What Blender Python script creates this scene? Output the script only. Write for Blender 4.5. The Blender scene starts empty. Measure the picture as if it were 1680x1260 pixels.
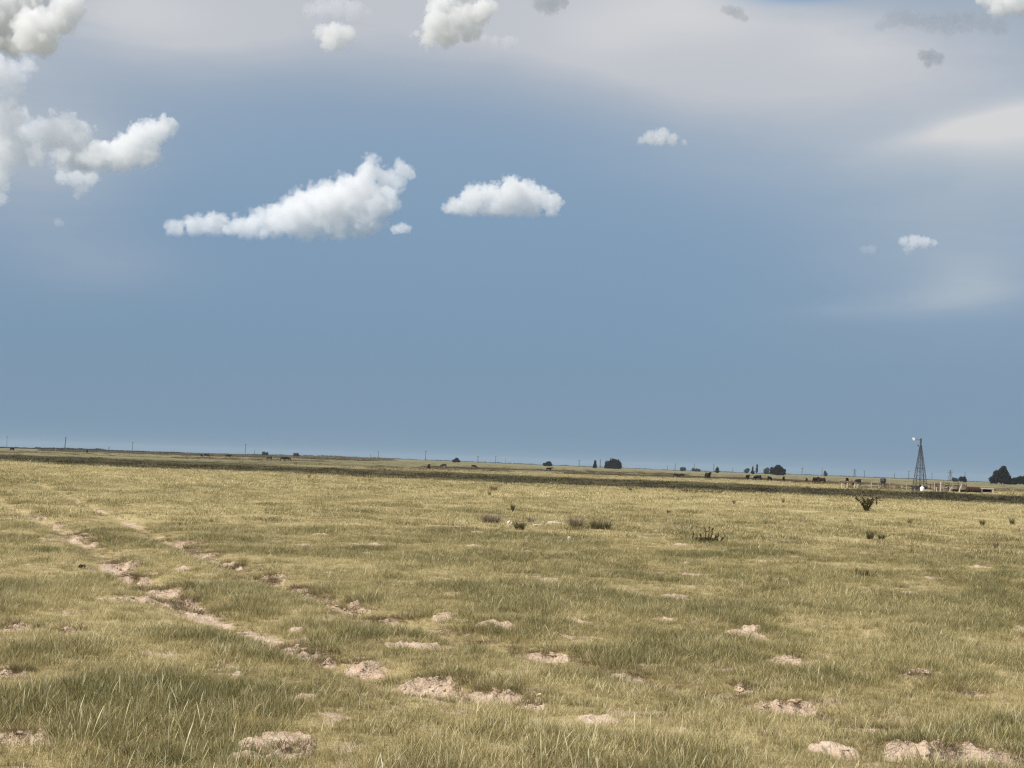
import bpy, bmesh, math, random
import numpy as np
from mathutils import Vector, Matrix

random.seed(7)
RNG = np.random.default_rng(11)
PI = math.pi
S = bpy.context.scene
COL = S.collection

# ------------------------------------------------------------------ camera
FPX = 2427.0            # focal length in pixels of the 1680 px wide photograph
CAM_H = 1.7
ROLL = math.atan(0.035)
PITCH = math.atan(131.4 * math.cos(ROLL) / FPX)
_F = np.array([0, math.cos(PITCH), math.sin(PITCH)])
_R0 = np.array([1.0, 0, 0])
_U0 = np.array([0, -math.sin(PITCH), math.cos(PITCH)])
_R = _R0 * math.cos(ROLL) + _U0 * math.sin(ROLL)
_U = -_R0 * math.sin(ROLL) + _U0 * math.cos(ROLL)


def ray(px, py):
    return _F + _R * ((px - 840) / FPX) + _U * ((630 - py) / FPX)


def horizon(px):
    return 732 + 0.035 * px


cam = bpy.data.cameras.new("camera")
cam.sensor_width = 36
cam.lens = 36 * FPX / 1680
cam.clip_start = 0.1
cam.clip_end = 60000
co = bpy.data.objects.new("camera", cam)
M = Matrix.Identity(4)
for i in range(3):
    M[i][0], M[i][1], M[i][2] = _R[i], _U[i], -_F[i]
M[0][3], M[1][3], M[2][3] = 0, 0, CAM_H
co.matrix_world = M
COL.objects.link(co)
S.camera = co

# ------------------------------------------------------------------ noise


def _h(ix, iy, iz, seed):
    n = (ix * 374761393 + iy * 668265263 + iz * 2147483647 + seed * 1274126177) & 0xFFFFFFFF
    n = ((n ^ (n >> 13)) * 1274126177) & 0xFFFFFFFF
    n = ((n ^ (n >> 16)) * 2246822519) & 0xFFFFFFFF
    return ((n ^ (n >> 15)) & 0xFFFFFF) / float(0xFFFFFF)


def vn(x, y, seed=0, z=None):
    """value noise 0..1, 2D or 3D"""
    x = np.asarray(x, float)
    y = np.asarray(y, float)
    xi, yi = np.floor(x).astype(np.int64), np.floor(y).astype(np.int64)
    fx, fy = x - xi, y - yi
    fx, fy = fx * fx * (3 - 2 * fx), fy * fy * (3 - 2 * fy)

    def lay(zi):
        a = _h(xi, yi, zi, seed) * (1 - fx) + _h(xi + 1, yi, zi, seed) * fx
        b = _h(xi, yi + 1, zi, seed) * (1 - fx) + _h(xi + 1, yi + 1, zi, seed) * fx
        return a * (1 - fy) + b * fy
    if z is None:
        return lay(np.zeros_like(xi))
    zi = np.floor(z).astype(np.int64)
    fz = z - zi
    fz = fz * fz * (3 - 2 * fz)
    return lay(zi) * (1 - fz) + lay(zi + 1) * fz


def fbm(x, y, seed=0, n=3):
    a, t, s = 0.5, 0, 0
    for k in range(n):
        t = t + a * vn(x * 2 ** k, y * 2 ** k, seed + k)
        s += a
        a *= 0.5
    return t / s


def sstep(a, b, x):
    t = np.clip((np.asarray(x, float) - a) / (b - a), 0, 1)
    return t * t * (3 - 2 * t)


# ------------------------------------------------------------------ terrain
_hx = np.array([-300, 0, 280, 560, 840, 1006, 1120, 1420, 1680, 1980])
_hv = np.array([3.0, 2.8, 1.2, -2.0, -0.3, 0.3, 1.2, 1.2, 2.8, 3.0])


def base_z(x, y):
    x = np.asarray(x, float)
    y = np.asarray(y, float)
    r = np.hypot(x, y)
    az = np.arctan2(x, np.maximum(y, 1e-6))
    az = np.where(y <= 0, np.sign(x) * 1.5, az)
    px = 840 + FPX * np.tan(np.clip(az, -0.6, 0.6))
    v = np.interp(px, _hx, _hv)
    H = CAM_H - v * 2500 / FPX + 0.49
    z = -r * r / 12742000.0 + H * sstep(320, 2500, r) - 0.0008 * np.maximum(r - 2800, 0)
    # gentle swells
    z = z + 0.16 * (fbm(x / 22 + 5, y / 13 + 9, 3, 2) - 0.5) * sstep(10, 40, r) * (1 - sstep(300, 900, r))
    return z


def ground_pt(px, py):
    d = ray(px, py)
    t = CAM_H / max(-d[2], 1e-5)
    for _ in range(12):
        p = d * t
        zz = float(base_z(p[0], p[1]))
        t = (CAM_H - zz) / max(-d[2], 1e-5)
    p = d * t
    return np.array([p[0], p[1], zz])


PATCHES = [  # bare, eroded soil: pixel centre and half sizes in the photograph
    (125, 880, 25, 7), (152, 888, 12, 4), (188, 925, 24, 12), (225, 943, 22, 7), (262, 968, 36, 12), (240, 988, 55, 9),
    (475, 1060, 22, 8), (507, 1070, 32, 9), (590, 1093, 34, 17), (700, 1125, 58, 22), (812, 1145, 50, 15),
    (868, 1158, 20, 10), (285, 888, 18, 6), (312, 898, 14, 5), (335, 908, 22, 7), (366, 922, 26, 7), (440, 948, 20, 8),
    (515, 974, 28, 6), (572, 994, 24, 7), (625, 1012, 45, 8), (890, 1068, 50, 9), (1015, 1105, 35, 10),
    (1057, 1126, 22, 8), (1282, 1083, 28, 8), (1225, 1130, 16, 8), (1285, 1155, 60, 12), (1425, 1193, 55, 8),
    (1540, 1247, 120, 24), (1655, 1252, 25, 9), (1590, 1140, 22, 7), (30, 1212, 45, 16), (15, 1105, 28, 10),
    (22, 1033, 25, 8), (108, 1037, 13, 5), (210, 1236, 24, 4), (470, 1232, 30, 7), (835, 858, 12, 3),
    (908, 861, 18, 3), (880, 863, 16, 2.5), (85, 860, 14, 4), (60, 848, 14, 3), (1150, 893, 12, 2.5), (1500, 1118, 24, 5), (1100, 789, 26, 1.0), (803, 985, 14, 3)]
_rp = random.Random(5)
for _line in ([(100, 870), (165, 903), (200, 934), (262, 970), (330, 1000)], [(265, 882), (340, 911), (380, 925), (440, 949), (510, 975), (572, 995), (650, 1014)],
              [(480, 1066), (590, 1096), (700, 1130), (812, 1150), (880, 1162)]):
    for (_ax, _ay), (_bx, _by) in zip(_line[:-1], _line[1:]):
        _n = max(1, int((_bx - _ax) / 19))
        for _k in range(_n):
            if _rp.random() < (0.8 if _ay < 1040 and _line[0][0] < 400 else 0.3):
                _t = (_k + _rp.random()) / _n
                _y = _ay + (_by - _ay) * _t + _rp.gauss(0, 2)
                _s = (_y - 740) / 230
                PATCHES.append((_ax + (_bx - _ax) * _t, _y, 15 * _s * _rp.uniform(0.7, 1.3), 6.5 * _s * _rp.uniform(0.6, 1.2)))
_P = []
for (a, b, hw, hh) in PATCHES:
    g = ground_pt(a, b)
    d = math.hypot(g[0], g[1])
    _P.append((g[0], g[1], hw * d / FPX * 1.15, min(hh * d * d / (CAM_H * FPX) * 0.46, 1.0), d, hh * 2 * d / FPX))

RUT_L = [(-40, 800), (20, 832), (75, 856), (122, 879), (165, 903), (200, 934), (262, 970), (330, 1002), (410, 1040), (505, 1072),
         (590, 1100), (700, 1134), (812, 1152), (900, 1178), (1050, 1215), (1250, 1262)]
RUT_R = [(60, 790), (110, 812), (180, 845), (280, 886), (340, 911), (380, 926), (440, 951), (510, 976), (572, 997), (640, 1014),
         (720, 1034), (880, 1070), (1015, 1107), (1130, 1134), (1285, 1160), (1430, 1194), (1560, 1245)]
RUTS = [np.array([ground_pt(*p)[:2] for p in r]) for r in (RUT_L, RUT_R)]


def rut_dist(x, y, poly):
    best = np.full(np.shape(x), 1e9)
    side = np.zeros(np.shape(x))
    for a, b in zip(poly[:-1], poly[1:]):
        ab = b - a
        L = ab @ ab
        t = np.clip(((x - a[0]) * ab[0] + (y - a[1]) * ab[1]) / L, 0, 1)
        dx, dy = x - (a[0] + t * ab[0]), y - (a[1] + t * ab[1])
        dd = np.hypot(dx, dy)
        m = dd < best
        best = np.where(m, dd, best)
    return best


def detail(x, y):
    """micro relief, bare soil mask, rut mask for the nearer ground"""
    x = np.asarray(x, float)
    y = np.asarray(y, float)
    bare = np.zeros(x.shape)
    dz = np.zeros(x.shape)
    wob = (fbm(x * 3.1, y * 2.3, 21, 3) - 0.5)
    for (cx, cy, wx, wy, d, vh) in _P:
        m = (np.abs(x - cx) < wx * 2.2) & (np.abs(y - cy) < wy * 2.6)
        if not m.any():
            continue
        u = (x[m] - cx) / wx
        s = (y[m] - cy) / wy
        q = np.sqrt(u * u + s * s) + wob[m] * 1.3
        bare[m] = np.maximum(bare[m], 1 - sstep(0.75, 1.1, q))
        A = float(np.clip(0.8 * vh, 0.05, 0.17))
        win = np.exp(-(u / 1.1) ** 4)
        s2 = s + wob[m] * 0.8
        prof = -sstep(-1.6, -0.2, s2) + 1.20 * sstep(-0.05, 0.75, s2) - 0.20 * sstep(0.9, 2.2, s2)
        h_ = A * prof * win
        dz[m] = np.where(np.abs(h_) > np.abs(dz[m]), h_, dz[m])
    rut = np.zeros(x.shape)
    rb = np.zeros(x.shape)
    for k, poly in enumerate(RUTS):
        dd = rut_dist(x, y, poly)
        e = np.exp(-(dd / 0.32) ** 2)
        rut = np.maximum(rut, e)
        rb = np.maximum(rb, e * (sstep(10.8, 13.5, np.hypot(x, y)) if k == 0 else sstep(15.5, 17.5, np.hypot(x, y))))
    r = np.hypot(x, y)
    rb = rb * (1 - sstep(60, 110, r))
    rut = rut * (1 - sstep(60, 110, r)) * sstep(9.3, 12.0, r)
    dz -= 0.07 * rut
    rutbare = sstep(0.50, 0.95, rb) * sstep(0.50, 0.62, fbm(x * 1.6 + 3, y * 0.7, 33, 2)) * 0.62
    small = sstep(0.775, 0.80, fbm(x * 1.5 + 13, y * 1.1, 57, 3)) * (1 - sstep(30, 60, r))
    bare = np.maximum(bare, np.maximum(rutbare, small))
    near = 1 - sstep(45, 90, r)
    dz += near * (0.10 * (fbm(x * 0.45, y * 0.45, 40, 2) - 0.5) + 0.05 * (fbm(x * 1.8, y * 1.6, 41, 2) - 0.5))
    rid = 1 - np.abs(2 * vn(x * 9, y * 6, 61) - 1)
    rid2 = 1 - np.abs(2 * vn(x * 21, y * 15, 62) - 1)
    dz += near * bare * (0.055 * (rid - 0.5) + 0.028 * (rid2 - 0.5) + 0.05 * (vn(x * 4, y * 3, 63) - 0.5))
    return dz, bare, rut


def height(x, y):
    return base_z(x, y) + detail(x, y)[0]


def gz(x, y):
    return float(height(np.array([x]), np.array([y]))[0])


def at(px, py):
    g = ground_pt(px, py)
    return (g[0], g[1], gz(g[0], g[1]))


def at_d(px, d):
    """point on the ground, d metres away, under the pixel column px (measured at the horizon)"""
    r = ray(px, horizon(px))
    k = d / math.hypot(r[0], r[1])
    x, y = r[0] * k, r[1] * k
    return (x, y, gz(x, y))


# ------------------------------------------------------------------ materials
class NT:
    def __init__(self, tree):
        self.t = tree
        self.t.nodes.clear()

    def n(self, typ, **kw):
        nd = self.t.nodes.new(typ)
        for k, v in kw.items():
            setattr(nd, k, v)
        return nd

    def l(self, a, b):
        self.t.links.new(a, b)

    def put(self, sock, v):
        if hasattr(v, "is_output"):
            self.l(v, sock)
        else:
            sock.default_value = v

    def math(self, op, a, b=0.0, c=0.0, clamp=False):
        nd = self.n("ShaderNodeMath", operation=op, use_clamp=clamp)
        for i, v in enumerate((a, b, c)):
            self.put(nd.inputs[i], v)
        return nd.outputs[0]

    def mix(self, f, a, b):
        nd = self.n("ShaderNodeMix", data_type='RGBA')
        self.put(nd.inputs[0], f)
        for s, v in ((nd.inputs[6], a), (nd.inputs[7], b)):
            if isinstance(v, tuple) and len(v) == 3:
                v = (*v, 1)
            self.put(s, v)
        return nd.outputs[2]

    def ramp(self, f, stops):
        nd = self.n("ShaderNodeValToRGB")
        el = nd.color_ramp.elements
        while len(el) < len(stops):
            el.new(0.5)
        for e, (p, c) in zip(el, stops):
            e.position = p
            e.color = (*c, 1) if len(c) == 3 else c
        self.put(nd.inputs[0], f)
        return nd.outputs[0]

    def smooth(self, f, a, b, lo=0.0, hi=1.0):
        nd = self.n("ShaderNodeMapRange", interpolation_type='SMOOTHSTEP')
        self.put(nd.inputs[0], f)
        for i, v in enumerate((a, b, lo, hi)):
            self.put(nd.inputs[i + 1], v)
        return nd.outputs[0]

    def noise(self, vec, scale, detail=3.0, rough=0.55, dist=0.0):
        nd = self.n("ShaderNodeTexNoise")
        self.put(nd.inputs['Vector'], vec)
        nd.inputs['Scale'].default_value = scale
        nd.inputs['Detail'].default_value = detail
        nd.inputs['Roughness'].default_value = rough
        nd.inputs['Distortion'].default_value = dist
        return nd.outputs['Fac']

    def scale(self, vec, s, loc=(0, 0, 0)):
        nd = self.n("ShaderNodeMapping")
        self.put(nd.inputs[0], vec)
        nd.inputs['Scale'].default_value = s
        nd.inputs['Location'].default_value = loc
        return nd.outputs[0]


def new_mat(name):
    m = bpy.data.materials.new(name)
    m.use_nodes = True
    return m, NT(m.node_tree)


def simple(name, c, rough=0.8, var=0.25, scale=3.0, metal=0.0, c2=None):
    m, t = new_mat(name)
    tc = t.n("ShaderNodeTexCoord").outputs['Object']
    f = t.noise(tc, scale, 4.0)
    c2 = c2 or tuple(v * (1 - var) for v in c)
    col = t.mix(t.smooth(f, 0.35, 0.65), c, c2)
    b = t.n("ShaderNodeBsdfPrincipled")
    t.l(col, b.inputs['Base Color'])
    b.inputs['Roughness'].default_value = rough
    b.inputs['Metallic'].default_value = metal
    b.inputs['Specular IOR Level'].default_value = 0.25
    o = t.n("ShaderNodeOutputMaterial")
    t.l(b.outputs[0], o.inputs[0])
    return m


def patch_field(t):
    """large patches of greener and of drier grass over the prairie, in metres"""
    pos = t.n("ShaderNodeNewGeometry").outputs['Position']
    flat = t.scale(pos, (1, 1, 0))
    n1 = t.noise(t.scale(flat, (0.30, 0.16, 0)), 1.0, 3.0)
    n2 = t.noise(t.scale(flat, (0.9, 0.5, 0), (31, 7, 0)), 1.0, 2.0)
    n3 = t.noise(t.scale(flat, (0.035, 0.022, 0), (3, 71, 0)), 1.0, 3.0)
    p = t.math('ADD', t.math('ADD', t.math('MULTIPLY', n1, 0.40), t.math('MULTIPLY', n2, 0.28)), t.math('MULTIPLY', n3, 0.32))
    p = t.smooth(p, 0.36, 0.64)
    # nearer the camera the sward is greener, further off it is drier and yellower
    ln = t.n("ShaderNodeVectorMath", operation='LENGTH')
    t.l(flat, ln.inputs[0])
    far = t.smooth(ln.outputs['Value'], 12.0, 90.0)
    return p, far, pos, ln.outputs['Value']


GREEN, OLIVE, STRAW, PALE = (0.100, 0.112, 0.037), (0.298, 0.256, 0.106), (0.50, 0.412, 0.196), (0.76, 0.67, 0.40)


def grass_mat(name, shift=0.0, stops=None):
    m, t = new_mat(name)
    p, far, pos, dist = patch_field(t)
    tt = t.n("ShaderNodeAttribute", attribute_name="t").outputs['Fac']
    bb = t.n("ShaderNodeAttribute", attribute_name="b").outputs['Fac']
    rnd = t.n("ShaderNodeObjectInfo").outputs['Random']
    f = t.math('ADD', t.math('MULTIPLY', p, 0.27), t.math('MULTIPLY', bb, 0.62))
    f = t.math('ADD', f, t.math('MULTIPLY', rnd, 0.16))
    f = t.math('ADD', f, t.math('MULTIPLY', far, 0.19))
    f = t.math('ADD', f, shift - 0.035)
    f = t.math('ADD', f, t.math('MULTIPLY', t.smooth(tt, 0.55, 1.0), 0.12))
    col = t.ramp(f, stops or [(0.08, GREEN), (0.42, OLIVE), (0.72, STRAW), (1.0, PALE)])
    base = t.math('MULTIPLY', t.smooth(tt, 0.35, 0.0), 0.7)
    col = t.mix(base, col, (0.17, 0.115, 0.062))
    d = t.n("ShaderNodeBsdfDiffuse")
    t.l(col, d.inputs[0])
    tr = t.n("ShaderNodeBsdfTranslucent")
    t.l(col, tr.inputs[0])
    g = t.n("ShaderNodeBsdfGlossy")
    g.inputs['Roughness'].default_value = 0.45
    mx = t.n("ShaderNodeMixShader")
    mx.inputs[0].default_value = 0.32
    t.l(d.outputs[0], mx.inputs[1])
    t.l(tr.outputs[0], mx.inputs[2])
    mg = t.n("ShaderNodeMixShader")
    mg.inputs[0].default_value = 0.03
    t.l(mx.outputs[0], mg.inputs[1])
    t.l(g.outputs[0], mg.inputs[2])
    o = t.n("ShaderNodeOutputMaterial")
    t.l(mg.outputs[0], o.inputs[0])
    return m


def soil_color(t, pos):
    a = t.noise(t.scale(pos, (1, 1, 1)), 7.0, 5.0, 0.65)
    b = t.noise(t.scale(pos, (1, 1, 1), (9, 4, 2)), 38.0, 4.0, 0.7)
    c = t.ramp(a, [(0.25, (0.32, 0.225, 0.155)), (0.42, (0.50, 0.375, 0.27)), (0.58, (0.64, 0.50, 0.375)), (0.75, (0.74, 0.63, 0.49))])
    return t.mix(t.smooth(b, 0.52, 0.72, 0.0, 0.55), c, (0.20, 0.135, 0.085))


def ground_mat():
    m, t = new_mat("prairie_ground")
    p, far, pos, dist = patch_field(t)
    bare = t.n("ShaderNodeAttribute", attribute_name="bare").outputs['Fac']
    fine = t.noise(pos, 14.0, 5.0, 0.7)
    mid = t.noise(t.scale(pos, (1.0, 0.6, 1)), 2.2, 4.0, 0.6)
    f = t.math('ADD', t.math('MULTIPLY', p, 0.34), t.math('MULTIPLY', fine, 0.40))
    f = t.math('ADD', f, t.math('MULTIPLY', mid, 0.20))
    f = t.math('ADD', f, t.math('MULTIPLY', far, 0.10))
    thatch = t.ramp(f, [(0.27, (0.12, 0.085, 0.048)), (0.43, (0.27, 0.217, 0.105)), (0.60, (0.46, 0.372, 0.19)), (0.80, (0.64, 0.53, 0.31))])
    # distant ground: duller, greyer pasture with weedy streaks
    st = t.noise(t.scale(pos, (0.010, 0.028, 0), (2, 5, 0)), 1.0, 4.0, 0.6)
    farc = t.ramp(st, [(0.32, (0.115, 0.108, 0.06)), (0.5, (0.205, 0.185, 0.108)), (0.68, (0.34, 0.295, 0.18))])
    fr = t.smooth(dist, 215.0, 300.0)
    col = t.mix(fr, thatch, farc)
    soil = soil_color(t, pos)
    sp = t.noise(t.scale(pos, (1, 0.7, 1), (4, 4, 4)), 3.0, 5.0, 0.6)
    spot = t.math('MULTIPLY', t.smooth(sp, 0.53, 0.64, 0.0, 0.85), t.smooth(dist, 60.0, 25.0))
    col = t.mix(spot, col, soil)
    col = t.mix(t.smooth(bare, 0.25, 0.6), col, soil)
    b = t.n("ShaderNodeBsdfDiffuse")
    t.l(col, b.inputs[0])
    bump = t.n("ShaderNodeBump")
    bump.inputs['Strength'].default_value = 0.8
    bump.inputs['Distance'].default_value = 0.03
    t.l(t.math('ADD', fine, t.noise(pos, 45.0, 3.0)), bump.inputs['Height'])
    t.l(bump.outputs[0], b.inputs['Normal'])
    o = t.n("ShaderNodeOutputMaterial")
    t.l(b.outputs[0], o.inputs[0])
    return m


def clod_mat():
    m, t = new_mat("dry_clay")
    pos = t.n("ShaderNodeNewGeometry").outputs['Position']
    b = t.n("ShaderNodeBsdfDiffuse")
    t.l(soil_color(t, pos), b.inputs[0])
    o = t.n("ShaderNodeOutputMaterial")
    t.l(b.outputs[0], o.inputs[0])
    return m


def foliage_mat(name, c1, c2, tl=0.15):
    m, t = new_mat(name)
    pos = t.n("ShaderNodeTexCoord").outputs['Object']
    rnd = t.n("ShaderNodeAttribute", attribute_name="b").outputs['Fac']
    n = t.noise(pos, 0.6, 3.0)
    col = t.mix(t.math('MULTIPLY', t.math('ADD', rnd, n), 0.5), c1, c2)
    d = t.n("ShaderNodeBsdfDiffuse")
    t.l(col, d.inputs[0])
    tr = t.n("ShaderNodeBsdfTranslucent")
    t.l(col, tr.inputs[0])
    mx = t.n("ShaderNodeMixShader")
    mx.inputs[0].default_value = tl
    t.l(d.outputs[0], mx.inputs[1])
    t.l(tr.outputs[0], mx.inputs[2])
    o = t.n("ShaderNodeOutputMaterial")
    t.l(mx.outputs[0], o.inputs[0])
    return m


def volume_mat(name, density, color=(1, 1, 1), g=0.2, noise=None):
    m, t = new_mat(name)
    v = t.n("ShaderNodeVolumePrincipled")
    v.inputs['Color'].default_value = (*color, 1)
    v.inputs['Density'].default_value = density
    v.inputs['Anisotropy'].default_value = g
    if noise:
        pos = t.n("ShaderNodeTexCoord").outputs['Object']
        a = t.noise(pos, 1.0 / noise, 4.0, 0.6)
        t.l(t.math('MULTIPLY', t.smooth(a, 0.36, 0.56, 0.08, 1.35), density), v.inputs['Density'])
        m.cycles.volume_step_rate = 0.25
    o = t.n("ShaderNodeOutputMaterial")
    t.l(v.outputs[0], o.inputs['Volume'])
    return m


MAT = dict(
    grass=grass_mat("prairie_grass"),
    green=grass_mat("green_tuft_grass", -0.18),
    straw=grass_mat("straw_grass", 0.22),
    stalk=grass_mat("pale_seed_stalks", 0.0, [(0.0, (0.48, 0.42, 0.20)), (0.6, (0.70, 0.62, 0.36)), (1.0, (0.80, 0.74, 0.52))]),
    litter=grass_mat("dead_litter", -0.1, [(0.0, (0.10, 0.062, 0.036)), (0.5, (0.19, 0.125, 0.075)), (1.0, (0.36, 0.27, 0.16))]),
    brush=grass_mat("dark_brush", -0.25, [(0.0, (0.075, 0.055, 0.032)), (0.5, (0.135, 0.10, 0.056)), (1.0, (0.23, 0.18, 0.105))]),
    greyweed=grass_mat("grey_weed", -0.1, [(0.0, (0.16, 0.125, 0.085)), (0.5, (0.29, 0.235, 0.16)), (1.0, (0.46, 0.38, 0.26))]),
    darkweed=grass_mat("dark_weed", -0.1, [(0.0, (0.055, 0.055, 0.025)), (0.5, (0.115, 0.10, 0.045)), (1.0, (0.24, 0.20, 0.10))]),
    tanweed=grass_mat("tan_weed", 0.0, [(0.0, (0.20, 0.155, 0.075)), (1.0, (0.36, 0.29, 0.15))]),
    ground=ground_mat(), clod=clod_mat(),
    tree=foliage_mat("dark_foliage", (0.012, 0.014, 0.016), (0.026, 0.030, 0.026)),
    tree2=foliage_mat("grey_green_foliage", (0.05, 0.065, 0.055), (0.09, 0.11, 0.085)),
    bark=simple("bark", (0.07, 0.055, 0.045), 0.9, 0.4, 4.0),
    cow=simple("black_hide", (0.012, 0.010, 0.010), 0.6, 0.3, 5.0),
    brown=simple("dark_red_brown_hide", (0.026, 0.014, 0.011), 0.6, 0.3, 5.0),
    white=simple("white_hide", (0.62, 0.58, 0.52), 0.7, 0.2, 5.0),
    steel=simple("weathered_galvanised_steel", (0.10, 0.10, 0.11), 0.6, 0.35, 2.0, 0.3),
    rust=simple("rusted_steel", (0.058, 0.030, 0.026), 0.85, 0.45, 3.0),
    whitepaint=simple("white_paint", (0.85, 0.85, 0.84), 0.35, 0.08, 2.0),
    pole=simple("weathered_pole_wood", (0.10, 0.09, 0.085), 0.9, 0.3, 2.0),
    post=simple("bleached_post_wood", (0.58, 0.53, 0.44), 0.9, 0.35, 6.0),
    post2=simple("grey_post_wood", (0.27, 0.235, 0.19), 0.9, 0.4, 6.0),
    plank=simple("brown_plank_wood", (0.20, 0.115, 0.075), 0.9, 0.4, 6.0),
    dark=simple("dark_steel_cavity_shade", (0.02, 0.018, 0.016), 0.9, 0.3, 3.0),
    stone=simple("pale_caliche_stone", (0.62, 0.54, 0.43), 0.9, 0.25, 9.0),
    dung=simple("dry_dung", (0.022, 0.016, 0.012), 0.9, 0.3, 9.0),
    bone=simple("bleached_stalk", (0.78, 0.74, 0.62), 0.8, 0.15, 9.0),
)

# ------------------------------------------------------------------ object helpers


def link(o):
    COL.objects.link(o)
    return o


def tag(o, label=None, cat=None, group=None, kind=None):
    if label:
        o["label"] = label
    if cat:
        o["category"] = cat
    if group:
        o["group"] = group
    if kind:
        o["kind"] = kind
    return o


def empty(name, loc, label, cat, group=None, rz=0.0):
    o = bpy.data.objects.new(name, None)
    o.location = loc
    o.rotation_euler = (0, 0, rz)
    link(o)
    return tag(o, label, cat, group)


def mesh_np(name, V, F, mats, attrs=None, smooth=False, midx=None):
    """V (n,3); F (m,4) quads or (m,3) tris"""
    V = np.asarray(V, np.float32)
    F = np.asarray(F, np.int32)
    me = bpy.data.meshes.new(name)
    k = F.shape[1]
    me.vertices.add(len(V))
    me.loops.add(F.size)
    me.polygons.add(len(F))
    me.vertices.foreach_set("co", V.ravel())
    me.loops.foreach_set("vertex_index", F.ravel())
    me.polygons.foreach_set("loop_start", np.arange(0, F.size, k, dtype=np.int32))
    me.polygons.foreach_set("loop_total", np.full(len(F), k, np.int32))
    if smooth:
        me.polygons.foreach_set("use_smooth", np.ones(len(F), bool))
    for m in mats:
        me.materials.append(m)
    if midx is not None:
        me.polygons.foreach_set("material_index", np.asarray(midx, np.int32))
    me.update(calc_edges=True)
    for nm, a in (attrs or {}).items():
        at_ = me.attributes.new(nm, 'FLOAT', 'POINT')
        at_.data.foreach_set("value", np.asarray(a, np.float32))
    me.validate()
    return me


class MB:
    """collects shapes into one bmesh, built as ONE object"""

    def __init__(self):
        self.b = bmesh.new()

    def box(self, c, s, rot=None, bevel=0.0):
        r = bmesh.ops.create_cube(self.b, size=1)
        Mx = Matrix.Translation(c) @ (rot.to_4x4() if rot is not None else Matrix.Identity(4)) @ Matrix.Diagonal((*s, 1))
        bmesh.ops.transform(self.b, matrix=Mx, verts=r['verts'])
        if bevel:
            es = {e for v in r['verts'] for e in v.link_edges}
            bmesh.ops.bevel(self.b, geom=list(es), offset=bevel, segments=2, affect='EDGES', profile=0.6)

    def bar(self, a, b, r1, r2=None, n=7):
        a, b = Vector(a), Vector(b)
        d = b - a
        q = d.to_track_quat('Z', 'Y').to_matrix().to_4x4()
        r = bmesh.ops.create_cone(self.b, cap_ends=True, segments=n, radius1=r1, radius2=r1 if r2 is None else r2, depth=d.length)
        bmesh.ops.transform(self.b, matrix=Matrix.Translation((a + b) / 2) @ q, verts=r['verts'])

    def tube(self, pts, r1, r2, n=6):
        for i in range(len(pts) - 1):
            f0, f1 = i / (len(pts) - 1), (i + 1) / (len(pts) - 1)
            self.bar(pts[i], pts[i + 1], r1 + (r2 - r1) * f0, r1 + (r2 - r1) * f1, n)

    def lathe(self, prof, c=(0, 0, 0), n=16):
        rings = []
        for (r, z) in prof:
            rings.append([self.b.verts.new((c[0] + r * math.cos(2 * PI * k / n), c[1] + r * math.sin(2 * PI * k / n), c[2] + z)) for k in range(n)])
        for a, b in zip(rings[:-1], rings[1:]):
            for k in range(n):
                self.b.faces.new((a[k], a[(k + 1) % n], b[(k + 1) % n], b[k]))
        self.b.faces.new(rings[0][::-1])
        self.b.faces.new(rings[-1])

    def ico(self, c, s, sub=2, jit=0.0, seed=0):
        r = bmesh.ops.create_icosphere(self.b, subdivisions=sub, radius=1)
        rr = random.Random(seed)
        off = rr.random() * 50
        for v in r['verts']:
            p = v.co
            f = 1 + jit * (float(vn(p.x * 2 + off, p.y * 2, 5, np.asarray(p.z * 2))) - 0.5) * 2
            v.co = Vector((p.x * s[0] * f + c[0], p.y * s[1] * f + c[1], p.z * s[2] * f + c[2]))

    def build(self, name, mat, parent=None, smooth=False):
        bmesh.ops.recalc_face_normals(self.b, faces=self.b.faces)
        me = bpy.data.meshes.new(name)
        self.b.to_mesh(me)
        self.b.free()
        me.materials.append(mat)
        if smooth:
            for p in me.polygons:
                p.use_smooth = True
        o = bpy.data.objects.new(name, me)
        link(o)
        o.parent = parent
        return o


def copy_tree(o, parent=None):
    c = o.copy()
    link(c)
    if parent is not None:
        c.parent = parent
        c.matrix_parent_inverse = o.matrix_parent_inverse
    for ch in list(o.children):
        copy_tree(ch, c)
    return c


# ------------------------------------------------------------------ ground sheet
def build_ground():
    rows = list(np.linspace(0.4, 5.2, 14))
    r = 5.4
    while r < 6500:
        rows.append(r)
        r *= 1.0027 if r < 22 else (1.0055 if r < 70 else (1.014 if r < 450 else 1.05))
    rows.append(6500)
    rows = np.array(rows)
    th = np.concatenate([np.linspace(-180, -27, 52, endpoint=False), np.linspace(-27, 27, 660, endpoint=False), np.linspace(27, 180, 52)[:-1]])
    th = np.radians(th)
    Rr, Th = np.meshgrid(rows, th, indexing='ij')
    X, Y = Rr * np.sin(Th), Rr * np.cos(Th)
    Z = base_z(X, Y)
    B = np.zeros_like(X)
    m = Rr < 115
    d, b, _ = detail(X[m], Y[m])
    Z[m] += d
    B[m] = b
    nr, nt = X.shape
    V = np.stack([X, Y, Z], -1).reshape(-1, 3)
    V = np.vstack([V, [[0, 0, float(base_z(0, 0))]]])
    i = np.arange(nr - 1)[:, None] * nt + np.arange(nt)[None]
    j = np.arange(nr - 1)[:, None] * nt + (np.arange(nt)[None] + 1) % nt
    F = np.stack([i, i + nt, j + nt, j], -1).reshape(-1, 4)[:, ::-1]
    me = mesh_np("ground", V, F, [MAT['ground']], {"bare": np.append(B.ravel(), 0)}, smooth=True)
    o = link(bpy.data.objects.new("ground", me))
    tag(o, kind="structure")


build_ground()

# ------------------------------------------------------------------ grass


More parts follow.
